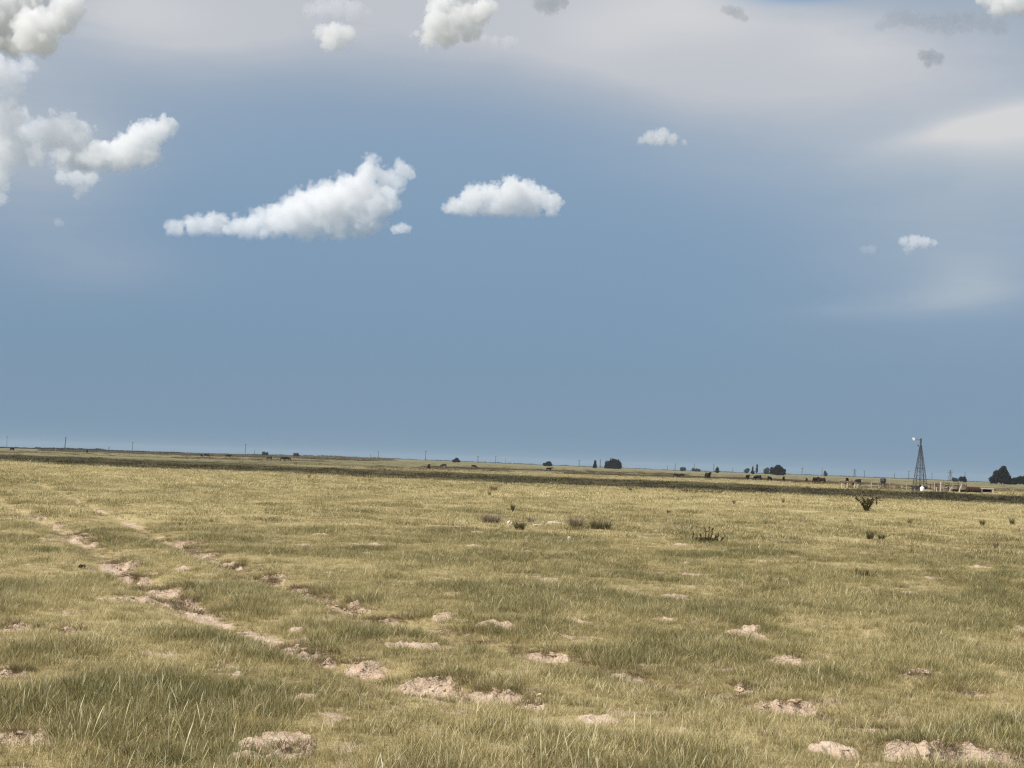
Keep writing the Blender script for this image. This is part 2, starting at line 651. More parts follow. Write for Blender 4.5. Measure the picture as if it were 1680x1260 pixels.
def blades(n, rad, h0, h1, w, bend, segs=3, lean=0.35, seed=0, head=None, cluster=1.0):
    g = np.random.default_rng(seed)
    a = g.uniform(0, 2 * PI, n)
    rr = rad * g.uniform(0, 1, n) ** (0.5 * cluster)
    ox, oy = rr * np.cos(a), rr * np.sin(a)
    hh = g.uniform(h0, h1, n)
    da = a + g.normal(0, 0.9, n)
    ln = np.abs(g.normal(0, lean, n))
    bd = np.abs(g.normal(bend, bend * 0.5, n))
    fa = g.uniform(0, PI, n)
    ww = w * g.uniform(0.6, 1.3, n)
    V, T, Bv = [], [], []
    br = g.uniform(0, 1, n)
    for s in range(segs + 1):
        t = s / segs
        out = hh * (ln * t + bd * t * t)
        z = hh * t * np.sqrt(np.maximum(0.15, 1 - 0.45 * (ln + bd * t) ** 2))
        wid = ww * (1 - t ** 1.6 * 0.9)
        if head is not None:
            wid = ww * np.where(t > head, 1.9 * (1.05 - t) / (1.05 - head) + 0.25, 0.75)
        cx, cy = ox + out * np.cos(da), oy + out * np.sin(da)
        wx, wy = np.cos(fa) * wid / 2, np.sin(fa) * wid / 2
        V.append(np.stack([cx - wx, cy - wy, z], -1))
        V.append(np.stack([cx + wx, cy + wy, z], -1))
        T += [np.full(n, t)] * 2
        Bv += [br] * 2
    V = np.concatenate(V)
    V[:, 2] -= 0.01
    k = np.arange(n)
    F = []
    for s in range(segs):
        a0 = 2 * s * n
        F.append(np.stack([a0 + k, a0 + n + k, a0 + 3 * n + k, a0 + 2 * n + k], -1))
    return V, np.concatenate(F), np.concatenate(T), np.concatenate(Bv)


def proto(coll, name, mat, *a, **k):
    V, F, T, B = blades(*a, **k)
    me = mesh_np(name, V, F, [MAT[mat]], {"t": T, "b": B})
    o = bpy.data.objects.new(name, me)
    coll.objects.link(o)
    return o


def scatter(name, coll, P, rot, scl, idx, label_kind="stuff"):
    me = bpy.data.meshes.new(name)
    me.vertices.add(len(P))
    me.vertices.foreach_set("co", np.asarray(P, np.float32).ravel())
    a = me.attributes.new("rot", 'FLOAT_VECTOR', 'POINT')
    a.data.foreach_set("vector", np.asarray(rot, np.float32).ravel())
    a = me.attributes.new("scl", 'FLOAT_VECTOR', 'POINT')
    a.data.foreach_set("vector", np.asarray(scl, np.float32).ravel())
    a = me.attributes.new("idx", 'INT', 'POINT')
    a.data.foreach_set("value", np.asarray(idx, np.int32))
    o = link(bpy.data.objects.new(name, me))
    o["kind"] = "stuff"
    t = bpy.data.node_groups.new(name + "_scatter", 'GeometryNodeTree')
    t.interface.new_socket("Geometry", in_out='INPUT', socket_type='NodeSocketGeometry')
    t.interface.new_socket("Geometry", in_out='OUTPUT', socket_type='NodeSocketGeometry')
    gi, go = t.nodes.new('NodeGroupInput'), t.nodes.new('NodeGroupOutput')
    ip = t.nodes.new('GeometryNodeInstanceOnPoints')
    ci = t.nodes.new('GeometryNodeCollectionInfo')
    ci.inputs['Collection'].default_value = coll
    ci.inputs['Separate Children'].default_value = True
    ci.inputs['Reset Children'].default_value = True
    ip.inputs['Pick Instance'].default_value = True

    def na(nm, ty):
        nd = t.nodes.new('GeometryNodeInputNamedAttribute')
        nd.data_type = ty
        nd.inputs['Name'].default_value = nm
        return nd.outputs['Attribute']
    t.links.new(gi.outputs[0], ip.inputs['Points'])
    t.links.new(ci.outputs[0], ip.inputs['Instance'])
    t.links.new(na("idx", 'INT'), ip.inputs['Instance Index'])
    t.links.new(na("rot", 'FLOAT_VECTOR'), ip.inputs['Rotation'])
    t.links.new(na("scl", 'FLOAT_VECTOR'), ip.inputs['Scale'])
    t.links.new(ip.outputs[0], go.inputs[0])
    md = o.modifiers.new("scatter", 'NODES')
    md.node_group = t
    return o


def wedge(n, d0, d1, half=0.47):
    r = np.sqrt(RNG.uniform(d0 * d0, d1 * d1, n))
    th = RNG.uniform(-half, half, n)
    return r * np.sin(th), r * np.cos(th)


gc = bpy.data.collections.new("grass_kinds")
# collection children are picked in alphabetical order
for k in range(4):
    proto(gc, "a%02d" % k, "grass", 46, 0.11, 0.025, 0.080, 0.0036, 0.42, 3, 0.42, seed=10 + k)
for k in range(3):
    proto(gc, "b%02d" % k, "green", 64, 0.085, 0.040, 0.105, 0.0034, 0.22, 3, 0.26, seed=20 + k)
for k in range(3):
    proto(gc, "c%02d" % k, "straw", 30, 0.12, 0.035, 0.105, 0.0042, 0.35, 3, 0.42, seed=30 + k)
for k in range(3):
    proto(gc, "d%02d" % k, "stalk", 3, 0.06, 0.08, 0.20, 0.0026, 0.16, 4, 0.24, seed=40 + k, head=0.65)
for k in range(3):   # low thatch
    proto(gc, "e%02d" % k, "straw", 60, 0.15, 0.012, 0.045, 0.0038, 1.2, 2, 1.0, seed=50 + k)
for k in range(3):   # brown dead roots and litter that darken the unshadowed lips of the eroded banks
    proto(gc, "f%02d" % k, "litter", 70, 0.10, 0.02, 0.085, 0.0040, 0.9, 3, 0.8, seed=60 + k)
# 0-3 short, 4-6 green, 7-9 straw, 10-12 stalks, 13-15 thatch


def zone(name, coll, n, d0, d1, pick, half=0.47, s0=0.7, s1=1.25, wide=1.0, keep=None, hmul=1.0):
    x, y = wedge(n, d0, d1, half)
    dz, bare, rut = detail(x, y)
    pat = fbm(x * 0.35 + 2, y * 0.22 + 8, 71, 3)
    tus = fbm(x * 1.1 + 5, y * 0.8 + 1, 74, 2)
    pk = 1 - 0.76 * sstep(0.25, 0.7, bare)
    pk *= 1 - 0.25 * sstep(0.4, 0.9, rut)
    pk *= 0.62 + 0.38 * sstep(0.36, 0.54, tus)
    if keep is not None:
        pk *= keep(x, y)
    m = RNG.uniform(0, 1, n) < pk
    x, y, dz, rut, pat, tus, bare = x[m], y[m], dz[m], rut[m], pat[m], tus[m], bare[m]
    z = base_z(x, y) + dz
    k = len(x)
    sc = RNG.uniform(s0, s1, k) * (1 - 0.45 * sstep(0.3, 0.8, bare)) * (0.80 + 0.32 * sstep(0.34, 0.68, tus)) * (1 - 0.40 * rut)
    idx = pick(x, y, pat, tus, k)
    if d1 < 40:   # worn wheel ruts keep only litter and stubble
        idx = np.where((rut > 0.45) & (RNG.uniform(0, 1, k) < 0.8), np.where(RNG.uniform(0, 1, k) < 0.7, RNG.integers(13, 16, k), RNG.integers(16, 19, k)), idx)
    else:
        sc = sc * (1 - 0.4 * rut)
    rot = np.stack([RNG.normal(0, 0.10, k), RNG.normal(0, 0.10, k), RNG.uniform(0, 2 * PI, k)], -1)
    scl = np.stack([sc * wide, sc * wide, sc * hmul], -1)
    return np.stack([x, y, z], -1), rot, scl, idx


def pick_near(x, y, pat, tus, k):
    u = RNG.uniform(0, 1, k)
    g = sstep(0.44, 0.66, tus) * 0.34 + 0.05
    s = 0.16 + 0.25 * sstep(0.45, 0.65, pat)
    st = np.where(np.hypot(x, y) < 13, 0.024, 0.008)
    idx = RNG.integers(0, 4, k)
    idx = np.where(u < g, RNG.integers(4, 7, k), idx)
    idx = np.where((u >= g) & (u < g + s), RNG.integers(7, 10, k), idx)
    idx = np.where((u > 0.80) & (u < 0.97), RNG.integers(13, 16, k), idx)
    idx = np.where(u > 1 - st * (1 + 3.2 * (np.hypot(x, y) < 11.0)), RNG.integers(10, 13, k), idx)
    return idx


A = zone("near", gc, 70000, 5.2, 20.0, pick_near, half=0.74)
Bz = zone("mid", gc, 52000, 19.0, 36.0, pick_near, half=0.58, s0=0.8, s1=1.25, wide=1.2)
lx, ly, ls = [], [], []
for (cx, cy, wx, wy, d, vh) in _P:
    if d > 45:
        continue
    n = int(10 + 45 * wx)
    u = RNG.uniform(-1.1, 1.1, n)
    lx.append(cx + u * wx)
    ly.append(cy + wy * (RNG.normal(0.95, 0.28, n)) * np.sqrt(np.maximum(0.15, 1 - (u / 1.3) ** 2)))
    ls.append(RNG.uniform(0.6, 1.25, n) * (0.8 if d < 14 else 1.0))
lx, ly, ls = np.concatenate(lx), np.concatenate(ly), np.concatenate(ls)
k = len(lx)
L_ = (np.stack([lx, ly, height(lx, ly)], -1), np.stack([RNG.normal(0, .15, k), RNG.normal(0, .15, k), RNG.uniform(0, 6.28, k)], -1),
      np.stack([ls, ls, ls], -1), np.where(RNG.uniform(0, 1, k) < 0.45, RNG.integers(16, 19, k), RNG.integers(0, 7, k)))
scatter("grass", gc, *[np.concatenate(q) for q in zip(A, Bz, L_)])

gm = bpy.data.collections.new("grass_kinds_further")
for k in range(4):
    proto(gm, "a%02d" % k, "grass", 40, 0.36, 0.03, 0.085, 0.010, 0.5, 2, 0.4, seed=110 + k)
for k in range(2):
    proto(gm, "b%02d" % k, "green", 44, 0.28, 0.05, 0.12, 0.011, 0.35, 2, 0.3, seed=120 + k)
for k in range(3):
    proto(gm, "c%02d" % k, "straw", 36, 0.36, 0.04, 0.12, 0.010, 0.45, 2, 0.4, seed=130 + k)
# 0-3, 4-5, 6-8


def pick_far(x, y, pat, tus, k):
    u = RNG.uniform(0, 1, k)
    g = sstep(0.48, 0.66, tus) * 0.40 + 0.03
    s = 0.20 + 0.45 * sstep(0.40, 0.62, pat)
    idx = RNG.integers(0, 4, k)
    idx = np.where(u < g, RNG.integers(4, 6, k), idx)
    idx = np.where((u >= g) & (u < g + s), RNG.integers(6, 9, k), idx)
    return idx


C1 = zone("far", gm, 36000, 33.0, 78.0, pick_far)
C2 = zone("far", gm, 30000, 72.0, 150.0, pick_far, s0=0.9, s1=1.6, wide=1.6)
C3 = zone("far", gm, 22000, 145.0, 300.0, pick_far, s0=0.9, s1=1.5, wide=2.6)
o = scatter("grass", gm, *[np.concatenate(q) for q in zip(C1, C2, C3)])

# clods and crumbs of dry soil on the bare patches
cc = bpy.data.collections.new("clod_kinds")
for k in range(5):
    mb = MB()
    mb.ico((0, 0, 0.25), (1, 0.8, 0.6), 2, 0.75, 500 + k)
    ob = mb.build("a%02d" % k, MAT['clod'])
    COL.objects.unlink(ob)
    cc.objects.link(ob)
px_, py_ = [], []
for (cx, cy, wx, wy, d, vh) in _P:
    if d > 30:
        continue
    n = int(min(150, 30 + 160 * wx * wy * 4))
    px_.append(cx + RNG.normal(0, 0.65, n) * wx)
    py_.append(cy + RNG.normal(0, 0.65, n) * wy)
cx_, cy_ = np.concatenate(px_), np.concatenate(py_)
dz, bb, _ = detail(cx_, cy_)
m = bb > 0.3
cx_, cy_, dz = cx_[m], cy_[m], dz[m]
k = len(cx_)
sc = np.minimum(0.003 + RNG.exponential(0.0065, k), 0.030)
scatter("soil_clods", cc, np.stack([cx_, cy_, base_z(cx_, cy_) + dz], -1),
        np.stack([RNG.uniform(-.4, .4, k), RNG.uniform(-.4, .4, k), RNG.uniform(0, 6.28, k)], -1),
        np.stack([sc * RNG.uniform(.8, 1.6, k), sc, sc * RNG.uniform(.6, 1.1, k)], -1), RNG.integers(0, 5, k))

# dark brush strips far off; the two longest added to deepen the shadow band
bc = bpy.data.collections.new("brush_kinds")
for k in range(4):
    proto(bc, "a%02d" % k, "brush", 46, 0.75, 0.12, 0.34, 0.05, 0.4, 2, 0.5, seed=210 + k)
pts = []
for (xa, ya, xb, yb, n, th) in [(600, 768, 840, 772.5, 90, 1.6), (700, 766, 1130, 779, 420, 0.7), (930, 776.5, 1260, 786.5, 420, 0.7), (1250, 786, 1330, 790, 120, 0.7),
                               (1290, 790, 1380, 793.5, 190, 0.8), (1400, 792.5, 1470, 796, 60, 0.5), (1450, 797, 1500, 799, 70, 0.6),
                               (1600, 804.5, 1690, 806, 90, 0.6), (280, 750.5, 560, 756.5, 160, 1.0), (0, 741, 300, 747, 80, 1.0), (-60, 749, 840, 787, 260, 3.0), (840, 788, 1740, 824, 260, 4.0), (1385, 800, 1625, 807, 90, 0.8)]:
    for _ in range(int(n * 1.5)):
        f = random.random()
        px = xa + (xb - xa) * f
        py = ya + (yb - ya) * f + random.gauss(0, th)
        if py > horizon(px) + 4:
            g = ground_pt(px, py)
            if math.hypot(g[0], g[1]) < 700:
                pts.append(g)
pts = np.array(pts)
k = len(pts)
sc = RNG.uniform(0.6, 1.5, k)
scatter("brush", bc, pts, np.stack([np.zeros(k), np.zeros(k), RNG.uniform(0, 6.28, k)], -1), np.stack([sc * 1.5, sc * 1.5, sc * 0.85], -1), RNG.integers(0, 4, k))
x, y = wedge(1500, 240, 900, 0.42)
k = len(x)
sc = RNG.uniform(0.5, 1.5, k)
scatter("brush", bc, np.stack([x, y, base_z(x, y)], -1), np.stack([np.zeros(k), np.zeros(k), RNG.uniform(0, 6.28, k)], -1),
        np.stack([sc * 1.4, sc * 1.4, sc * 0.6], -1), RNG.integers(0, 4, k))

# low dark scrub on the far left pasture
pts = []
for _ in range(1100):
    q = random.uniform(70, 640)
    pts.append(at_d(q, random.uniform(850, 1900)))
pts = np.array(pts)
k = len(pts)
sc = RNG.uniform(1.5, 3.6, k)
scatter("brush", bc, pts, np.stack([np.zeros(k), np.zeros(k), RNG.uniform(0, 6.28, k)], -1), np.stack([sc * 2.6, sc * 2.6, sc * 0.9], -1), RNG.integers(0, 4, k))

# ------------------------------------------------------------------ trees


def leaf_quads(P, size, g):
    n = len(P)
    a = g.normal(0, 1, (n, 3))
    a /= np.linalg.norm(a, axis=1)[:, None]
    b = g.normal(0, 1, (n, 3))
    b = b - a * (a * b).sum(1)[:, None]
    b /= np.linalg.norm(b, axis=1)[:, None]
    s = size * g.uniform(0.6, 1.3, n)[:, None]
    V = np.stack([P - a * s, P - b * s * 0.55, P + a * s, P + b * s * 0.55], 1).reshape(-1, 3)
    F = np.arange(n * 4).reshape(-1, 4)
    return V, F, np.repeat(g.uniform(0, 1, n), 4)


def tree(name, px, d, py_base, hpx, lobes, label, cat="tree", group=None, mat='tree', leaf=0.55, dens=900, seed=1, trunk=0.25):
    """lobes: (x, z, rx, rz) in units of the tree height; stands on the ground d metres away"""
    x, y, z = at_d(px, d)
    H = hpx * d / FPX
    root = empty(name, (x, y, z), label, cat, group)
    g = np.random.default_rng(seed)
    mb = MB()
    top = 0.6 * H
    pts = [(0, 0, -0.2), (0.03 * H, 0.01 * H, 0.2 * H), (-0.01 * H, 0.0, 0.42 * H), (0.02 * H, 0, top)]
    mb.tube(pts, 0.030 * H, 0.010 * H, 8)
    for (lx, lz, rx, rz) in lobes:
        b0 = 0.22 * H + 0.25 * H * g.uniform()
        mb.tube([(0, 0, min(b0, lz * H)), (lx * H * 0.5, g.normal() * 0.1 * H, (b0 + lz * H) / 2), (lx * H, g.normal() * 0.1 * H, lz * H)], 0.014 * H, 0.004 * H, 5)
    mb.build("trunk", MAT['bark'], root)
    P = []
    for (lx, lz, rx, rz) in lobes:
        n = max(40, int(dens * (rx * rz) / 0.09))
        u = g.normal(0, 1, (n, 3))
        u /= np.linalg.norm(u, axis=1)[:, None]
        rr = g.uniform(0.15, 1, n) ** 0.45
        bump = 1 + 0.32 * (vn(u[:, 0] * 2.2 + lx * 7, u[:, 2] * 2.2 + 9, seed, u[:, 1] * 2.2) - 0.5) * 2
        q = u * (rr * bump)[:, None]
        P.append(np.stack([(lx + q[:, 0] * rx) * H, q[:, 1] * rx * H * 0.9, np.maximum((lz + q[:, 2] * rz) * H, 0.02 * H)], -1))
    V, F, B = leaf_quads(np.concatenate(P), leaf * H / 9, g)
    me = mesh_np("crown", V, F, [MAT[mat]], {"b": B})
    c = link(bpy.data.objects.new("crown", me))
    c.parent = root
    return root


SHELTER = "dark trees scattered along the skyline"
tree("oak_tree", 1006, 1300, 0, 17.5, [(-0.38, 0.36, 0.42, 0.36), (0.05, 0.50, 0.48, 0.46), (0.42, 0.42, 0.36, 0.42), (0.0, 0.22, 0.75, 0.22), (-0.6, 0.2, 0.22, 0.18)],
     "broad black round-topped tree alone near the middle of the skyline", group=SHELTER, seed=3)
tree("juniper_tree", 898, 1300, 0, 9, [(-0.3, 0.35, 0.55, 0.32), (0.25, 0.55, 0.5, 0.42), (0.4, 0.3, 0.5, 0.3)],
     "low dark tree left of the broad black tree and above a dark cow", group=SHELTER, seed=4)
tree("juniper_tree", 976, 1300, 0, 13, [(0, 0.3, 0.24, 0.3), (0.02, 0.7, 0.16, 0.28), (0, 0.15, 0.28, 0.15)],
     "narrow dark upright tree just left of the broad black tree", group=SHELTER, seed=5)
tree("juniper_tree", 748, 1350, 0, 8, [(-0.3, 0.35, 0.5, 0.34), (0.15, 0.6, 0.45, 0.4), (0.45, 0.35, 0.4, 0.3)],
     "small dark rounded tree on the skyline left of centre", group=SHELTER, seed=6)
tree("oak_tree", 1276, 1200, 0, 16, [(-0.4, 0.4, 0.42, 0.38), (0.05, 0.55, 0.50, 0.44), (0.45, 0.38, 0.36, 0.36), (0, 0.2, 0.8, 0.2)],
     "broad dark dome-shaped tree between the narrow poplars and the windmill tower", group=SHELTER, seed=7)
tree("juniper_tree", 1258, 1500, 0, 11, [(-0.1, 0.4, 0.42, 0.42), (0.1, 0.7, 0.3, 0.28)],
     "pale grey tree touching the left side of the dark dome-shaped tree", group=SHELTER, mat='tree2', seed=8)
tree("juniper_tree", 1176.5, 1250, 0, 10, [(0, 0.3, 0.36, 0.3), (0.02, 0.62, 0.26, 0.34)],
     "small dark cone-shaped tree above the cow that faces the camera", group=SHELTER, seed=9)
tree("poplar_tree", 1235, 1250, 0, 13.5, [(0, 0.22, 0.26, 0.22), (-0.02, 0.55, 0.11, 0.35), (0, 0.8, 0.07, 0.18)],
     "narrow black spire tree, the darker of a close pair", group=SHELTER, seed=10, leaf=0.4)
tree("poplar_tree", 1241.5, 1500, 0, 17, [(0, 0.35, 0.12, 0.3), (0.02, 0.7, 0.09, 0.28)],
     "tall thin grey spire tree, the paler of a close pair", group=SHELTER, mat='tree2', seed=11, leaf=0.4)
tree("juniper_tree", 1225, 1700, 0, 9, [(-0.1, 0.4, 0.4, 0.4), (0.2, 0.6, 0.3, 0.34)],
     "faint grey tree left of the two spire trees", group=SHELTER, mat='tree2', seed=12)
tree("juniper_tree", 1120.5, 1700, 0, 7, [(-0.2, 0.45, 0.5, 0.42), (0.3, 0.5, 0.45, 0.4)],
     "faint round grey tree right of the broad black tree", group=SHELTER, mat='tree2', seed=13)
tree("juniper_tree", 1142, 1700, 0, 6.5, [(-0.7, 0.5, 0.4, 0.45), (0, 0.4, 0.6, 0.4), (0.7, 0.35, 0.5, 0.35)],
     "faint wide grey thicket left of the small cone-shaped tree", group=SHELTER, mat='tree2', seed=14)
tree("oak_tree", 1643, 1000, 0, 28, [(-0.42, 0.22, 0.26, 0.24), (-0.15, 0.40, 0.36, 0.36), (0.10, 0.68, 0.24, 0.30), (-0.30, 0.62, 0.12, 0.10), (0.18, 0.35, 0.36, 0.34), (0.40, 0.15, 0.28, 0.17), (0.12, 0.88, 0.14, 0.12)],
     "large black tree with a tall lopsided crown near the right edge", group=SHELTER, seed=15, dens=1300, leaf=0.42)
tree("oak_tree", 1672, 1030, 0, 14, [(-0.5, 0.4, 0.42, 0.4), (0.1, 0.5, 0.5, 0.42), (0.7, 0.55, 0.5, 0.45)],
     "lower black tree at the right edge beside the tall lopsided tree", group=SHELTER, seed=16)
tree("juniper_tree", 1566.5, 1300, 0, 7, [(-0.2, 0.5, 0.5, 0.45), (0.35, 0.4, 0.45, 0.4)],
     "small green-grey tree above the corral right of the windmill", group=SHELTER, mat='tree2', seed=17)
tree("juniper_tree", 1579.5, 1200, 0, 9.5, [(-0.3, 0.5, 0.36, 0.42), (0.2, 0.6, 0.42, 0.38), (0.3, 0.3, 0.4, 0.3)],
     "small dark square-topped tree above the leaning white post", group=SHELTER, seed=18)
tree("juniper_tree", 434.5, 1500, 0, 7, [(-0.2, 0.5, 0.5, 0.46), (0.4, 0.45, 0.45, 0.42)],
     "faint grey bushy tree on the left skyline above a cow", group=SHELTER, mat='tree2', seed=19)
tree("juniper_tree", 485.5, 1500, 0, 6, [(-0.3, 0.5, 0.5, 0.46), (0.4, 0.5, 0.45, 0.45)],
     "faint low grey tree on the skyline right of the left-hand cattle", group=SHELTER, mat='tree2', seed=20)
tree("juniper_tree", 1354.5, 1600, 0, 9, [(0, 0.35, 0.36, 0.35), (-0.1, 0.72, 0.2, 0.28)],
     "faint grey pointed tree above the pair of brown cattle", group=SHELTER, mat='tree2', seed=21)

# far-off tree belt on the left skyline, one mass
P = []
g = np.random.default_rng(77)
for px in np.arange(-120, 300, 1.1):
    for (a, b, h) in [(-120, 20, 1.4), (20, 60, 2.0), (60, 140, 3.0), (140, 175, 2.2), (150, 165, 3.4), (175, 300, 1.4)]:
        if a <= px < b:
            x, y, z = at_d(px, 2350 + g.normal(0, 30))
            Hh = h * 2350 / FPX * (0.45 + 0.9 * vn(px * 0.21, 0.5, 5))
            n = 16
            P.append(np.stack([x + g.normal(0, 1.4, n), y + g.normal(0, 6, n), z + g.uniform(0, 1, n) ** 0.7 * Hh], -1))
V, F, B = leaf_quads(np.concatenate(P), 1.0, g)
tag(link(bpy.data.objects.new("treeline", mesh_np("treeline", V, F, [MAT['tree']], {"b": B}))), kind="stuff")
P = []
for px in np.arange(280, 1760, 1.6):
    x, y, z = at_d(px, 2400 + g.normal(0, 30))
    Hh = 1.6 * 2400 / FPX * vn(px * 0.11, 7.5, 5) ** 1.5 * 1.4
    n = 9
    P.append(np.stack([x + g.normal(0, 1.6, n), y + g.normal(0, 6, n), z + g.uniform(0, 1, n) ** 0.7 * Hh], -1))
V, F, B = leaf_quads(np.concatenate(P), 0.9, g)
tag(link(bpy.data.objects.new("treeline", mesh_np("treeline", V, F, [MAT['tree2']], {"b": B}))), kind="stuff")

# ------------------------------------------------------------------ utility poles and pylons


def utility_pole(px, d, hpx, label, arms=1, lean=0.0, thick=0.2):
    x, y, z = at_d(px, d)
    H = hpx * d / FPX
    root = empty("utility_pole", (x, y, z), label, "utility pole", "power line poles along the skyline", math.atan2(-x, y) + random.uniform(-.5, .5))
    mb = MB()
    mb.bar((0, 0, -0.3), (lean * H, 0, H), thick * 1.15, thick * 0.8, 8)
    mb.build("pole", MAT['pole'], root)
    for k in range(arms):
        mb = MB()
        zz = H * (0.95 - 0.12 * k)
        mb.box((lean * zz, 0.14 + thick, zz), (2.6 - 0.5 * k, 0.22, 0.26), bevel=0.02)
        for s in (-1.1, -0.45, 0.45, 1.1):
            mb.lathe([(0.06, 0), (0.1, 0.08), (0.06, 0.2)], (lean * zz + s * (1 - 0.15 * k), 0.14 + thick, zz + 0.13), 8)
        mb.build("crossarm", MAT['pole'], root)
    return root


def pylon(px, d, hpx, label):
    x, y, z = at_d(px, d)
    H = hpx * d / FPX
    w = 0.16 * H
    root = empty("lattice_pylon", (x, y, z), label, "pylon", "power line poles along the skyline", 0.3)
    r = 0.13
    lv = [0, 0.3, 0.55, 0.75, 0.9]
    for sx in (-1, 1):
        for sy in (-1, 1):
            mb = MB()
            mb.bar((sx * w, sy * w, -0.3), (sx * w * 0.12, sy * w * 0.12, 0.9 * H), r, r * 0.8, 6)
            mb.build("leg", MAT['steel'], root)
    mb = MB()
    for a, b in zip(lv[:-1], lv[1:]):
        wa, wb = w * (1 - a / 0.9 * 0.88), w * (1 - b / 0.9 * 0.88)
        for s in (-1, 1):
            mb.bar((-wa, s * wa, a * H), (wb, s * wb, b * H), r * 0.6)
            mb.bar((wa, s * wa, a * H), (-wb, s * wb, b * H), r * 0.6)
            mb.bar((s * wa, -wa, a * H), (s * wb, wb, b * H), r * 0.6)
    mb.build("bracing", MAT['steel'], root)
    for zz, l in ((0.74, 0.30), (0.90, 0.22)):
        mb = MB()
        mb.bar((-l * H, 0, zz * H), (l * H, 0, zz * H), r * 0.9)
        mb.bar((-l * H, 0, zz * H), (0, 0, (zz + 0.08) * H), r * 0.6)
        mb.bar((l * H, 0, zz * H), (0, 0, (zz + 0.08) * H), r * 0.6)
        mb.build("crossarm", MAT['steel'], root)
    mb = MB()
    mb.bar((0, 0, 0.86 * H), (0, 0, H), r, r * 0.5)
    mb.build("peak", MAT['steel'], root)
    return root


for (px, d, h, lab, arms, lean, th) in [
    (11, 1900, 19, "faint tall utility pole at the far left edge of the skyline", 1, 0, .22),
    (106, 1300, 21, "tallest and darkest utility pole on the left skyline above the dark tree belt", 1, 0.05, .34),
    (178, 1500, 8, "short leaning utility pole right of the dark tree belt", 0, 0.12, .36),
    (217, 1800, 16, "thin utility pole on bare skyline between the tree belt and the left-hand cattle", 1, 0, .26),
    (402, 1600, 18, "utility pole above the left-hand cattle, the taller of two close together", 1, 0.02, .26),
    (417.5, 2000, 9, "short thin utility pole left of the faint grey bushy tree", 0, 0, .22),
    (607.5, 1900, 7, "short faint utility pole, the lower of two left of the picture's middle", 0, 0, .22),
    (620.5, 1700, 12, "utility pole right beside a shorter faint pole, left of the picture's middle", 1, 0, .26),
    (698, 1500, 17, "dark utility pole standing left of the small rounded tree", 1, 0, .27),
    (784, 1700, 11, "T-shaped utility pole with a wide arm right of the small rounded tree", 2, 0, .3),
    (813, 1700, 12, "plain utility pole midway between the small rounded tree and the low dark tree", 1, 0, .26),
    (829.5, 2100, 9, "very faint short pole left of the low dark tree", 0, 0, .2),
    (950, 1600, 11, "utility pole between the low dark tree and the narrow upright tree", 1, 0, .28),
    (984.5, 1500, 14, "grey utility pole squeezed between the narrow upright tree and the broad black tree", 0, 0, .36),
    (1095, 2000, 8, "faint short utility pole right of the broad black tree", 0, 0, .22),
    (1107.5, 1600, 12, "utility pole left of the faint round grey tree", 1, 0, .28),
    (1139, 1800, 13, "thin utility pole rising out of the faint grey thicket", 0, 0, .26),
    (1171, 1500, 14, "utility pole just left of the small cone-shaped tree", 0, 0, .32),
    (1202, 1900, 8, "faint pole midway between the cone-shaped tree and the spire trees", 0, 0, .22),
    (1315.5, 1600, 12, "utility pole right of the dome-shaped tree", 1, 0.06, .28),
    (1348.5, 1700, 13, "thin utility pole left of the faint grey pointed tree", 0, 0, .26),
    (1418, 1700, 11, "utility pole above the upright-plank pen", 1, 0, .26),
    (1467.5, 1700, 9, "short utility pole right of the grey feed bin", 0, 0, .28),
    (1491, 1600, 13, "utility pole close to the windmill on its left side", 1, 0, .3),
    (1529, 1800, 12, "faint utility pole close to the windmill on its right side", 1, 0, .26),
    (1583, 1600, 16, "thin utility pole rising behind the small square-topped tree", 0, 0, .24)]:
    utility_pole(px, d, h, lab, arms, lean, th)
pylon(1402, 2000, 13, "faint lattice pylon on the skyline above the penned cattle")
pylon(1559, 1700, 18, "grey lattice pylon left of the two small trees behind the corral")

# ------------------------------------------------------------------ cattle


def skin_mesh(name, pts, edges, mat, sub=2):
    me = bpy.data.meshes.new(name)
    me.from_pydata([p[:3] for p in pts], edges, [])
    o = link(bpy.data.objects.new(name, me))
    md = o.modifiers.new("skin", 'SKIN')
    md.use_smooth_shade = True
    for i, p in enumerate(pts):
        sv = me.skin_vertices[0].data[i]
        r = p[3]
        sv.radius = (r, p[4] if len(p) > 4 else r)
        sv.use_root = (i == 0)
    sb = o.modifiers.new("sub", 'SUBSURF')
    sb.levels = sb.render_levels = sub
    dg = bpy.context.evaluated_depsgraph_get()
    dg.update()
    out = bpy.data.meshes.new_from_object(o.evaluated_get(dg))
    out.name = name
    bpy.data.objects.remove(o)
    out.materials.clear()
    out.materials.append(mat)
    return out


